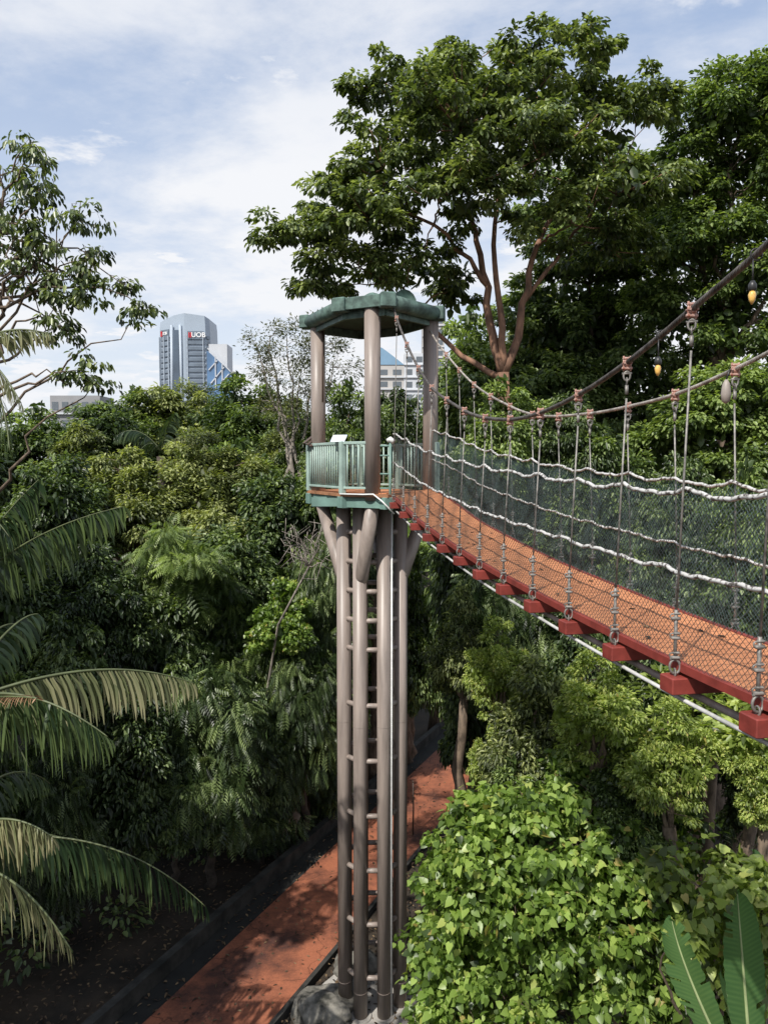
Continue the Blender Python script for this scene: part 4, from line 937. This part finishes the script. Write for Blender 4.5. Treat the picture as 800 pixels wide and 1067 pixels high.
palm('palm at the left edge with a wide dark arching frond and a bright drooping one', A(-50, 735, 9.0),
  [(A(-50, 735, 9.0), A(112, 768, 8.6), (0, -.1, .62), .85, 'frond', 1.0, .040, 56),
   (A(-45, 735, 9.0), A(202, 712, 10.4), (.15, 0, .60), .74, 'frondpale', 1.3, .036, 66),
   (A(-50, 740, 9.0), A(38, 728, 8.2), (0, -.1, .18), .26, 'fronddead', .35, .022, 40),
   (A(-50, 735, 9.0), A(30, 800, 8.8), (.1, 0, .5), .55, 'frond', 1.0, .040, 40),
   (A(-50, 735, 9.0), A(40, 640, 10.5), (0, .4, .5), .55, 'frond', 1.0, .040, 40)], 6, 2.4, 1)
palm('low palm at the left edge with pale sunlit fronds', A(-60, 880, 8.6),
  [(A(-60, 885, 8.6), A(54, 872, 8.4), (0, 0, .55), .62, 'frondpale', .85, .038, 46),
   (A(-60, 900, 8.6), A(74, 990, 8.3), (.1, 0, .62), .66, 'frondpale', 1.0, .036, 50)], 6, 2.2, 2)
palm('shaded palm with a long drooping frond above the clearing', A(-60, 885, 12.6),
  [(A(-60, 885, 12.6), A(214, 945, 12.6), (.5, 0, 1.25), 1.0, 'frond', 1.25, .06, 50),
   (A(-60, 885, 12.6), A(120, 900, 14.0), (0, 0, .9), .80, 'frond', 1.1, .05, 42)], 2, 1.8, 3, (170, 230), .12)
palm('tall palm at the left edge with grey-green fronds against the sky', A(-48, 372, 10.2),
  [(A(-48, 372, 10.2), A(52, 348, 10.0), (0, 0, .35), .42, 'frondpale', .7, .036, 40),
   (A(-48, 372, 10.2), A(22, 420, 9.6), (0, 0, .55), .50, 'frondpale', 1.0, .036, 40),
   (A(-48, 372, 10.2), A(10, 470, 9.6), (.3, 0, .55), .6, 'frond', 1.0, .036, 40)], 6, 1.8, 4, (150, 250))
palm('dark palm with a big hanging frond reaching up to the middle slope', A(-45, 600, 13.5),
  [(A(-60, 640, 13.5), A(128, 528, 13.0), (-.3, 0, .55), .95, 'frond', 1.1, .055, 60),
   (A(-60, 640, 13.5), A(40, 500, 14.0), (-.1, 0, .3), .9, 'frond', 1.1, .055, 50),
   (A(-45, 560, 13.5), A(10, 560, 13.0), (-.1, 0, .9), .9, 'frond', 1.1, .055, 40)], 5, 2.6, 5, (110, 260))
palm('small palm in the shade just left of the tower columns', A(318, 730, 26),
  [(A(318, 730, 26), A(262, 722, 25), (0, 0, .55), .6, 'frond', .8, .05, 34), (A(318, 730, 26), A(350, 700, 25), (0, 0, .55), .6, 'frond', .8, .05, 34),
   (A(318, 730, 26), A(300, 690, 26), (0, 0, .55), .6, 'frond', .8, .05, 34)], 4, 1.6, 6, (60, 200), .10)
palm('palm crown among the ridge trees left of centre', A(168, 470, 37),
  [(A(168, 470, 37), A(120, 455, 37), (0, 0, 1.2), .9, 'frond', .8, .08, 34), (A(168, 470, 37), A(215, 465, 36), (0, 0, 1.2), .9, 'frondpale', .8, .08, 34), (A(168, 470, 37), A(182, 430, 36), (0, 0, .6), .9, 'frond', .8, .08, 34)], 4, 2.6, 7, (0, 260), .16)


rng = np.random.default_rng(61); p = P(322, 590, 21); r = empty('bare_shrub', (p.x, 21, 0), 'bare pale twigs sticking out beside the left brace of the tower', 'dead branches'); p0 = Vector((p.x, 21, 0))
mb = MB(); q = p-p0; mb.tube([(-2.0, 3.2, -.9), (-1.8, 3.2, 4), (-1.2, 2.4, 7), q], [.06, .05, .035, .025], 7)
for i in range(13):
    e = P(rng.uniform(285, 345), rng.uniform(528, 580), 21+rng.uniform(-.6, .6))-p0; m_ = q.lerp(e, .5)+Vector(rng.normal(0, .18, 3)); bz = wob(bez(q, m_, e, 7), .04, rng); mb.tube(bz, [.018*(1-.1*k) for k in range(7)], 5)
    for j in range(3):
        a = bz[2+j]; mb.tube([a, a+Vector(rng.normal(0, .2, 3)), a+Vector(rng.normal(0, .38, 3))], [.011, .009, .005], 4)
mb.build('branches', M['barkpale'], r)
# ---------------------------------------------------------------- rocks
def rock(c, r, seed, label, sc=(1, 1, .6)):
    rg = np.random.default_rng(seed); mb = MB(); n, m = 16, 26; vs = []; ph = rg.uniform(0, 6.28, 9)
    for i in range(n+1):
        th = math.pi*i/n
        for j in range(m):
            a = 2*math.pi*j/m; x, y, z = math.sin(th)*math.cos(a), math.sin(th)*math.sin(a), math.cos(th)
            k = 1+.16*math.sin(3*x+ph[0]+2*y)+.13*math.sin(4*y+ph[1]-3*z)+.08*math.sin(7*z+ph[2]+5*x)+.05*math.sin(11*x+ph[3]+9*y)
            k = min(k, 1.08); vs.append((x*k*r*sc[0], y*k*r*sc[1], z*k*r*sc[2]))
    fs = [(i*m+j, (i+1)*m+j, (i+1)*m+(j+1) % m, i*m+(j+1) % m) for i in range(n) for j in range(m)]
    mb.add(vs, fs, True); o = mb.build('rock', M['stone']); o.location = (c[0], c[1], c[2]+G0); o.rotation_euler = (0, 0, rg.uniform(0, 6)); tag(o, label, 'rock', 'pale rocks at the tower foot')
rock((-1.35, 17.0, .05), .75, 1, 'largest pale rock between the path kerb and the left column')
rock((-1.1, 16.2, .0), .5, 2, 'pale rock in front of the left column foot')
rock((-.7, 18.6, .0), .6, 3, 'pale rock behind the column feet')
rock((1.0, 16.9, .0), .55, 4, 'pale rock right of the column feet')
rock((-1.75, 16.1, 0), .4, 5, 'small pale rock touching the kerb')
mb = MB(); mb.prism([(TC.x+1.35*math.cos(a), TC.y+1.2*math.sin(a)) for a in [i*math.pi/8 for i in range(16)]], G0-.2, G0+.02); tag(mb.build('concrete_pad', M['concl']), 'pale concrete pad under the tower columns', 'concrete pad')
# small diamond board standing at the wall
p = P(308, 851, 24.4); r = empty('marker_sign', (p.x, 24.4, 0), 'small pale diamond marker sign by the low wall', 'sign')
mb = MB(); q = .26; mb.add([(0, 0, p.z-.32), (.17, 0, p.z), (0, 0, p.z+.32), (-.17, 0, p.z), (0, .02, p.z-.32), (.17, .02, p.z), (0, .02, p.z+.32), (-.17, .02, p.z)], [(0,1,2,3),(7,6,5,4),(0,4,5,1),(1,5,6,2),(2,6,7,3),(3,7,4,0)]); mb.build('plate', pmat('dull_plate', (.25, .22, .18), .7, .15), r)
mb = MB(); mb.cyl((0, .04, G0), (0, .04, p.z), .02, 8); mb.build('stake', M['brown'], r)
# thin fence posts by the far path
for i, (px, py, Y) in enumerate([(474, 790, 28), (430, 850, 25.5)]):
    p = P(px, py+8, Y); mb = MB(); mb.tube([(0, 0, G0-.05), (.02, 0, .2), (0, 0, 1.15)], [.03, .027, .025], 8); mb.cyl((0, 0, 1.12), (0, 0, 1.17), .036, 8)
    o = mb.build('path_post', M['brown']); o.location = (p.x, Y, 0); tag(o, ['thin dark post on the sunlit path, the farther one', 'thin dark post on the sunlit path beside the columns'][i], 'post', 'thin posts along the path')

# ---------------------------------------------------------------- buildings
def glassm(name, c, rough=.15): return pmat(name, c, rough, .15, .05, spec=.8)
M['ub'] = pmat('hazed_blue_cladding', (.33, .39, .46), .4, .05, .03); M['uw'] = glassm('tower_window', (.15, .19, .24)); M['ul'] = pmat('hazed_pale_cladding', (.42, .48, .55), .4, .05, .03); M['us'] = glassm('slot_glass', (.07, .10, .14))  # cladding made paler and bluer, distance haze mixed into the colour
M['bwh'] = pmat('white_render', (.55, .57, .60), .6, .06, .05); M['bbl'] = glassm('hazed_blue_glass', (.10, .20, .36)); M['brf'] = pmat('blue_roof', (.20, .33, .46), .4, .06, .1); M['bbe'] = pmat('hazed_beige_render', (.46, .44, .42), .7, .06, .1)  # far building colours lightened and greyed to paint in haze
M['gry'] = pmat('grey_render', (.28, .28, .29), .7, .1, .2); M['sgw'] = pmat('sign_white', (.85, .85, .85), .5, .02); M['sgr'] = pmat('sign_red', (.55, .03, .04), .5, .02); M['win'] = pmat('dark_window', (.13, .15, .17), .2, .1)
def text_mesh(txt, size, m, parent, loc, rot, name='lettering'):
    cu = bpy.data.curves.new('t', 'FONT'); cu.body = txt; cu.size = size; cu.extrude = .15; cu.offset = size*.015
    t = bpy.data.objects.new('t', cu); COL.objects.link(t); bpy.context.view_layer.update()
    me = bpy.data.meshes.new_from_object(t); bpy.data.objects.remove(t); me.materials.clear(); me.materials.append(m)
    o = ob(name, me, parent, loc); o.rotation_euler = rot; return o
def skyscraper():
    Y = 600.0; c = P(193, 400, Y); root = empty('glass_skyscraper', (c.x, Y, 0), 'tapering blue-grey glass skyscraper with red and white signs near its top', 'skyscraper')
    k = Y/F; x0, x1, xm = (160-193)*k, (219-193)*k, 0; zt = P(193, 326, Y).z; dep = 26
    # plan at base: left face from (x0, 14) to ridge (0,0), right face to (x1, 12); tapers upwards
    def ring(z):
        t = z/zt; s = 1-.07*t**3-.02*t; return [(x0*s, 15*s), (-10*s, 3), (0, 0), (17*s, 1.5), (x1*s, 8*s), (x1*s, 34), (x0*s, 34)]
    mb = MB(); zs = [0, zt*.3, zt*.6, zt*.8, zt*.93]; R_ = [ring(z) for z in zs]; vs = [(x, y, z) for R1, z in zip(R_, zs) for x, y in R1]
    tops = [zt*.965, zt*.99, zt, zt*.985, zt*.975, zt*.975, zt*.965]; vs += [(x*.985, y, z) for (x, y), z in zip(ring(zt), tops)]; n = 7; fs = []
    for i in range(5):
        for j in range(n): fs.append((i*n+j, i*n+(j+1) % n, (i+1)*n+(j+1) % n, (i+1)*n+j))
    fs.append(tuple(5*n+j for j in range(n))); mb.add(vs, fs); mb.build('facade', M['ub'], root)
    def face(u0, u1, a, b, z, h, name, m, out=.6):
        R1 = ring(z); pa = Vector((*R1[a], z)); pb = Vector((*R1[b], z)); d = (pb-pa); nn = Vector((d.y, -d.x, 0)).normalized()*out
        mb = MB(); mb.bar(pa.lerp(pb, u0)+nn, pa.lerp(pb, u1)+nn, .8, h); return mb.build(name, m, root)
    fl = 14
    for i in range(fl):
        z = zt*.42+i*(zt*.47)/fl
        face(.14, .75, 0, 1, z, 4.0*zt/130*.62, 'window', M['uw'])
        face(.10, .95, 2, 3, z, 4.0*zt/130*.62, 'window', M['uw'])
        face(.05, .7, 3, 4, z, 4.0*zt/130*.62, 'window', M['uw'])
    for i in range(0, 5, 2): face(.1+.16*i, .14+.16*i, 0, 1, zt*.62, zt*.5, 'mullion', M['ul'], 1.2) if i < 5 else 0
    for i in (0, 3): face(.12+.24*i, .15+.24*i, 2, 3, zt*.62, zt*.5, 'mullion', M['ul'], 1.2)
    mb = MB(); mb.bar((-9.5, 1.6, zt*.62), (-4.5, .7, zt*.62), .6, zt*.56); mb.build('glass_slot', M['us'], root)
    for x in (-11.0, -2.6): mb = MB(); mb.tube([(x, 1.8 if x < -5 else -.2, zt*.3), (x+(.8 if x < -5 else -.6), 1.4 if x < -5 else -.3, zt*.93)], 1.1, 4); mb.build('fin', M['ul'], root)
    sz = 4.6*zt/130
    def sign(x, y, z, rz, w, ts=1.0):
        mb = MB(); mb.box((x, y, z+sz*.35), (w, .8, sz*1.35), Matrix.Rotation(rz, 3, 'Z')); s = mb.build('sign_panel', M['uw'], root)
        d = Vector((math.cos(rz), math.sin(rz), 0)); nn = Vector((math.sin(rz), -math.cos(rz), 0))*.8
        for k2 in range(2):
            mb = MB(); q = Vector((x, y, z+sz*.35))-d*(w*.40-k2*1.3)+nn; mb.bar(q-Vector((0, 0, sz*.45)), q+Vector((0, 0, sz*.45)), .4, .8, up=tuple(d)); mb.build('sign_emblem', M['sgr'], s)
        text_mesh('UOB', sz*1.15*ts, M['sgw'], s, Vector((x, y, z+(1-ts)*1.5))-d*(w*.5-2.9*ts)+nn, (math.pi/2, 0, rz))
    sign(-17.6, 8.9, zt*.875, -math.atan2(12, 15)*.95, 9.6, .62)
    sign(8.8, -.2, zt*.855, .09, 12.5)
skyscraper()
def bluebuild():
    Y = 560.0; k = Y/F; c = P(225, 400, Y); zt = P(225, 357, Y).z; r = empty('office_building', (c.x, Y, 0), 'white block with a slanted blue glass front beside the skyscraper', 'building')
    mb = MB(); mb.box((0.5, 16, zt/2), (19*k, 20, zt)); mb.build('block', M['bwh'], r)
    w = 14*k; z0 = P(225, 404, Y).z-30; a = (-10*k, 3, zt-5); b = (15*k, 3, P(225, 387, Y).z)
    mb = MB(); mb.add([(-10*k, 3, 0), (15*k, 3, 0), (15*k, 3, b[2]), (-10*k, 3, a[2]), (-10*k, 12, 0), (15*k, 12, 0), (15*k, 12, b[2]), (-10*k, 12, a[2])], [(0,1,2,3),(7,6,5,4),(3,2,6,7),(1,5,6,2),(0,3,7,4),(0,4,5,1)]); g = mb.build('glass_front', M['bbl'], r)
    mb = MB(); f = lambda px, py: ((px-225)*k, 2.4, P(225, py, Y).z)
    for (xa, za, xb_, zb) in [(216, 362, 239.5, 386.5), (217, 385, 226, 375), (219, 399, 233, 382), (224, 371, 224, 404), (231, 379, 231, 404), (229, 399, 238, 389)]: mb.bar(f(xa, za), f(xb_, zb), .8, .7)
    mb.build('white_bracing', M['bwh'], g)
bluebuild()
def block(name, label, px0, px1, ty, Y, m, floors=0, cols=3, roof=None, h0=0.0, win='win', fz=3.2, curved=False):
    a = P(px0, ty, Y); b = P(px1, ty, Y); w = b.x-a.x; zt = a.z; r = empty(name, ((a.x+b.x)/2, Y, 0), label, 'building')
    mb = MB(); mb.box((0, w*.4, zt/2), (w, w*.8, zt)); mb.build('wall', M[m], r)
    for i in range(floors):
        z = zt-2.0-i*fz
        for j in range(cols):
            x = -w/2+w*(j+.5)/cols; mb = MB(); mb.box((x, -.03, z), (w/cols*.62, .1, fz*.45)); mb.build('window', M[win], r)
        mb = MB(); mb.box((0, -.25, z-fz*.42), (w*1.02, .6, .35)); mb.build('ledge', M['bwh'], r)
    if roof:
        mb = MB(); vs = []; n = 10
        for yy in (0, w*.8):
            for i in range(n+1):
                t = i/n; vs.append((-w/2+w*t, yy-.2, zt+roof*(1-t**1.1)*(1 if t > .12 else .6+.4*t/.12)))
            vs += [(w/2, yy-.2, zt), (-w/2, yy-.2, zt)]
        m_ = n+3; fs = [(i, i+1, m_+i+1, m_+i) for i in range(m_-1)]+[tuple(range(m_-1, -1, -1)), tuple(range(m_, 2*m_))]; mb.add(vs, fs); mb.build('roof', M['brf'], r)
    return r
block('roofed_building', 'beige building with a curved blue roof seen between the tower posts', 392, 421, 380, 210, 'bbe', 2, 2, 5.5)
block('apartment_block', 'white apartment block with stacked balconies seen between the tower posts', 421, 442, 368, 260, 'bwh', 8, 2, fz=4.2)
block('apartment_block', 'tall beige tower block behind the right post of the tower', 440, 463, 318, 330, 'bbe', 12, 3, fz=4.5)
block('roofed_building', 'grey rooftop building behind the open tree at left', 52, 104, 412, 150, 'gry', 3, 5, fz=3.5)
# ---------------------------------------------------------------- light and camera
az = math.atan2(-.52, -.85); el = math.radians(49)
sv = Vector((math.sin(az)*math.cos(el), math.cos(az)*math.cos(el), math.sin(el)))
ld = bpy.data.lights.new('sun', 'SUN'); ld.energy = 5.0; ld.angle = math.radians(.53); ld.color = (1, .955, .88)
so = bpy.data.objects.new('sun', ld); COL.objects.link(so); so.rotation_euler = sv.to_track_quat('Z', 'Y').to_euler(); so.location = sv*60
w = bpy.data.worlds.new('World'); S.world = w; w.use_nodes = True; N = NT(w); bg = N.n['Background']; bg.inputs['Strength'].default_value = .15
sky = N('ShaderNodeTexSky', sky_type='NISHITA'); sky.sun_disc = False; sky.sun_elevation = el; sky.sun_rotation = az; sky.air_density = 1.1; sky.dust_density = 1.2; sky.ozone_density = 3.0
tc = N('ShaderNodeTexCoord'); sx = N('ShaderNodeSeparateXYZ'); N.l.new(tc.outputs['Generated'], sx.inputs[0])
ad = N('ShaderNodeMath', operation='ADD'); ad.inputs[1].default_value = .16; N.l.new(sx.outputs[2], ad.inputs[0]); ab = N('ShaderNodeMath', operation='MAXIMUM'); ab.inputs[1].default_value = .05; N.l.new(ad.outputs[0], ab.inputs[0])
vd = N('ShaderNodeVectorMath', operation='DIVIDE'); cb = N('ShaderNodeCombineXYZ'); N.l.new(tc.outputs['Generated'], vd.inputs[0])
for i in range(3): N.l.new(ab.outputs[0], cb.inputs[i])
N.l.new(cb.outputs[0], vd.inputs[1])
def cloud(scale, stretch, rot, lo, hi, detail=9, rough=.6, dist=.4, seed=0):
    mp = N('ShaderNodeMapping'); mp.inputs['Scale'].default_value = stretch; mp.inputs['Rotation'].default_value = (0, 0, rot); mp.inputs['Location'].default_value = (seed, seed*.7, 0); N.l.new(vd.outputs[0], mp.inputs[0])
    no = N('ShaderNodeTexNoise', i_Scale=scale, i_Detail=float(detail), i_Roughness=rough, i_Distortion=dist); N.l.new(mp.outputs[0], no.inputs['Vector'])
    mr = N('ShaderNodeMapRange', interpolation_type='SMOOTHSTEP'); mr.inputs[1].default_value = lo; mr.inputs[2].default_value = hi; N.l.new(no.outputs[0], mr.inputs[0]); return mr.outputs[0]
c1 = cloud(1.3, (1, 1.25, 1), .5, .36, .66, rough=.62, dist=.15, seed=5.3); c2 = cloud(3.4, (.9, 1.1, 1), -.3, .55, .68, 8, .60, .1, seed=2.4)
hz_ = N('ShaderNodeMapRange', interpolation_type='SMOOTHSTEP'); hz_.inputs[1].default_value = .55; hz_.inputs[2].default_value = 0.05; hz_.inputs[3].default_value = 0; hz_.inputs[4].default_value = .75; N.l.new(sx.outputs[2], hz_.inputs[0])
m1 = N('ShaderNodeMath', operation='MULTIPLY'); m1.inputs[1].default_value = .95; N.l.new(c1, m1.inputs[0])
m2 = N('ShaderNodeMath', operation='MULTIPLY'); m2.inputs[1].default_value = .9; N.l.new(c2, m2.inputs[0])
mxm = N('ShaderNodeMath', operation='MAXIMUM'); N.l.new(m1.outputs[0], mxm.inputs[0]); N.l.new(m2.outputs[0], mxm.inputs[1])
veil = N('ShaderNodeMath', operation='MULTIPLY_ADD'); veil.inputs[1].default_value = .80; veil.inputs[2].default_value = .04; N.l.new(mxm.outputs[0], veil.inputs[0])
sc_ = N('ShaderNodeMath', operation='ADD'); sc_.use_clamp = True; N.l.new(veil.outputs[0], sc_.inputs[0])
hz2 = N('ShaderNodeMath', operation='MULTIPLY'); hz2.inputs[1].default_value = .75; N.l.new(hz_.outputs[0], hz2.inputs[0]); N.l.new(hz2.outputs[0], sc_.inputs[1])
mx = N('ShaderNodeMix', data_type='RGBA'); N.l.new(sc_.outputs[0], mx.inputs[0]); sg = N('ShaderNodeMix', data_type='RGBA'); sg.inputs[0].default_value = .45; N.l.new(sky.outputs[0], sg.inputs[6]); sg.inputs[7].default_value = (3.6, 4.5, 6.2, 1); N.l.new(sg.outputs[2], mx.inputs[6]); mx.inputs[7].default_value = (6.1, 6.2, 6.45, 1)
N.l.new(mx.outputs[2], bg.inputs[0])
cd = bpy.data.cameras.new('camera'); cd.sensor_fit = 'HORIZONTAL'; cd.sensor_width = 36; cd.lens = 36; cd.clip_start = .1; cd.clip_end = 5000
cam = bpy.data.objects.new('camera', cd); COL.objects.link(cam); cam.location = (0, 0, EYE); cam.rotation_euler = (math.pi/2-PIT, 0, 0); S.camera = cam
S.view_settings.view_transform = 'Standard'; S.view_settings.look = 'None'; S.view_settings.exposure = 0; S.view_settings.gamma = 1
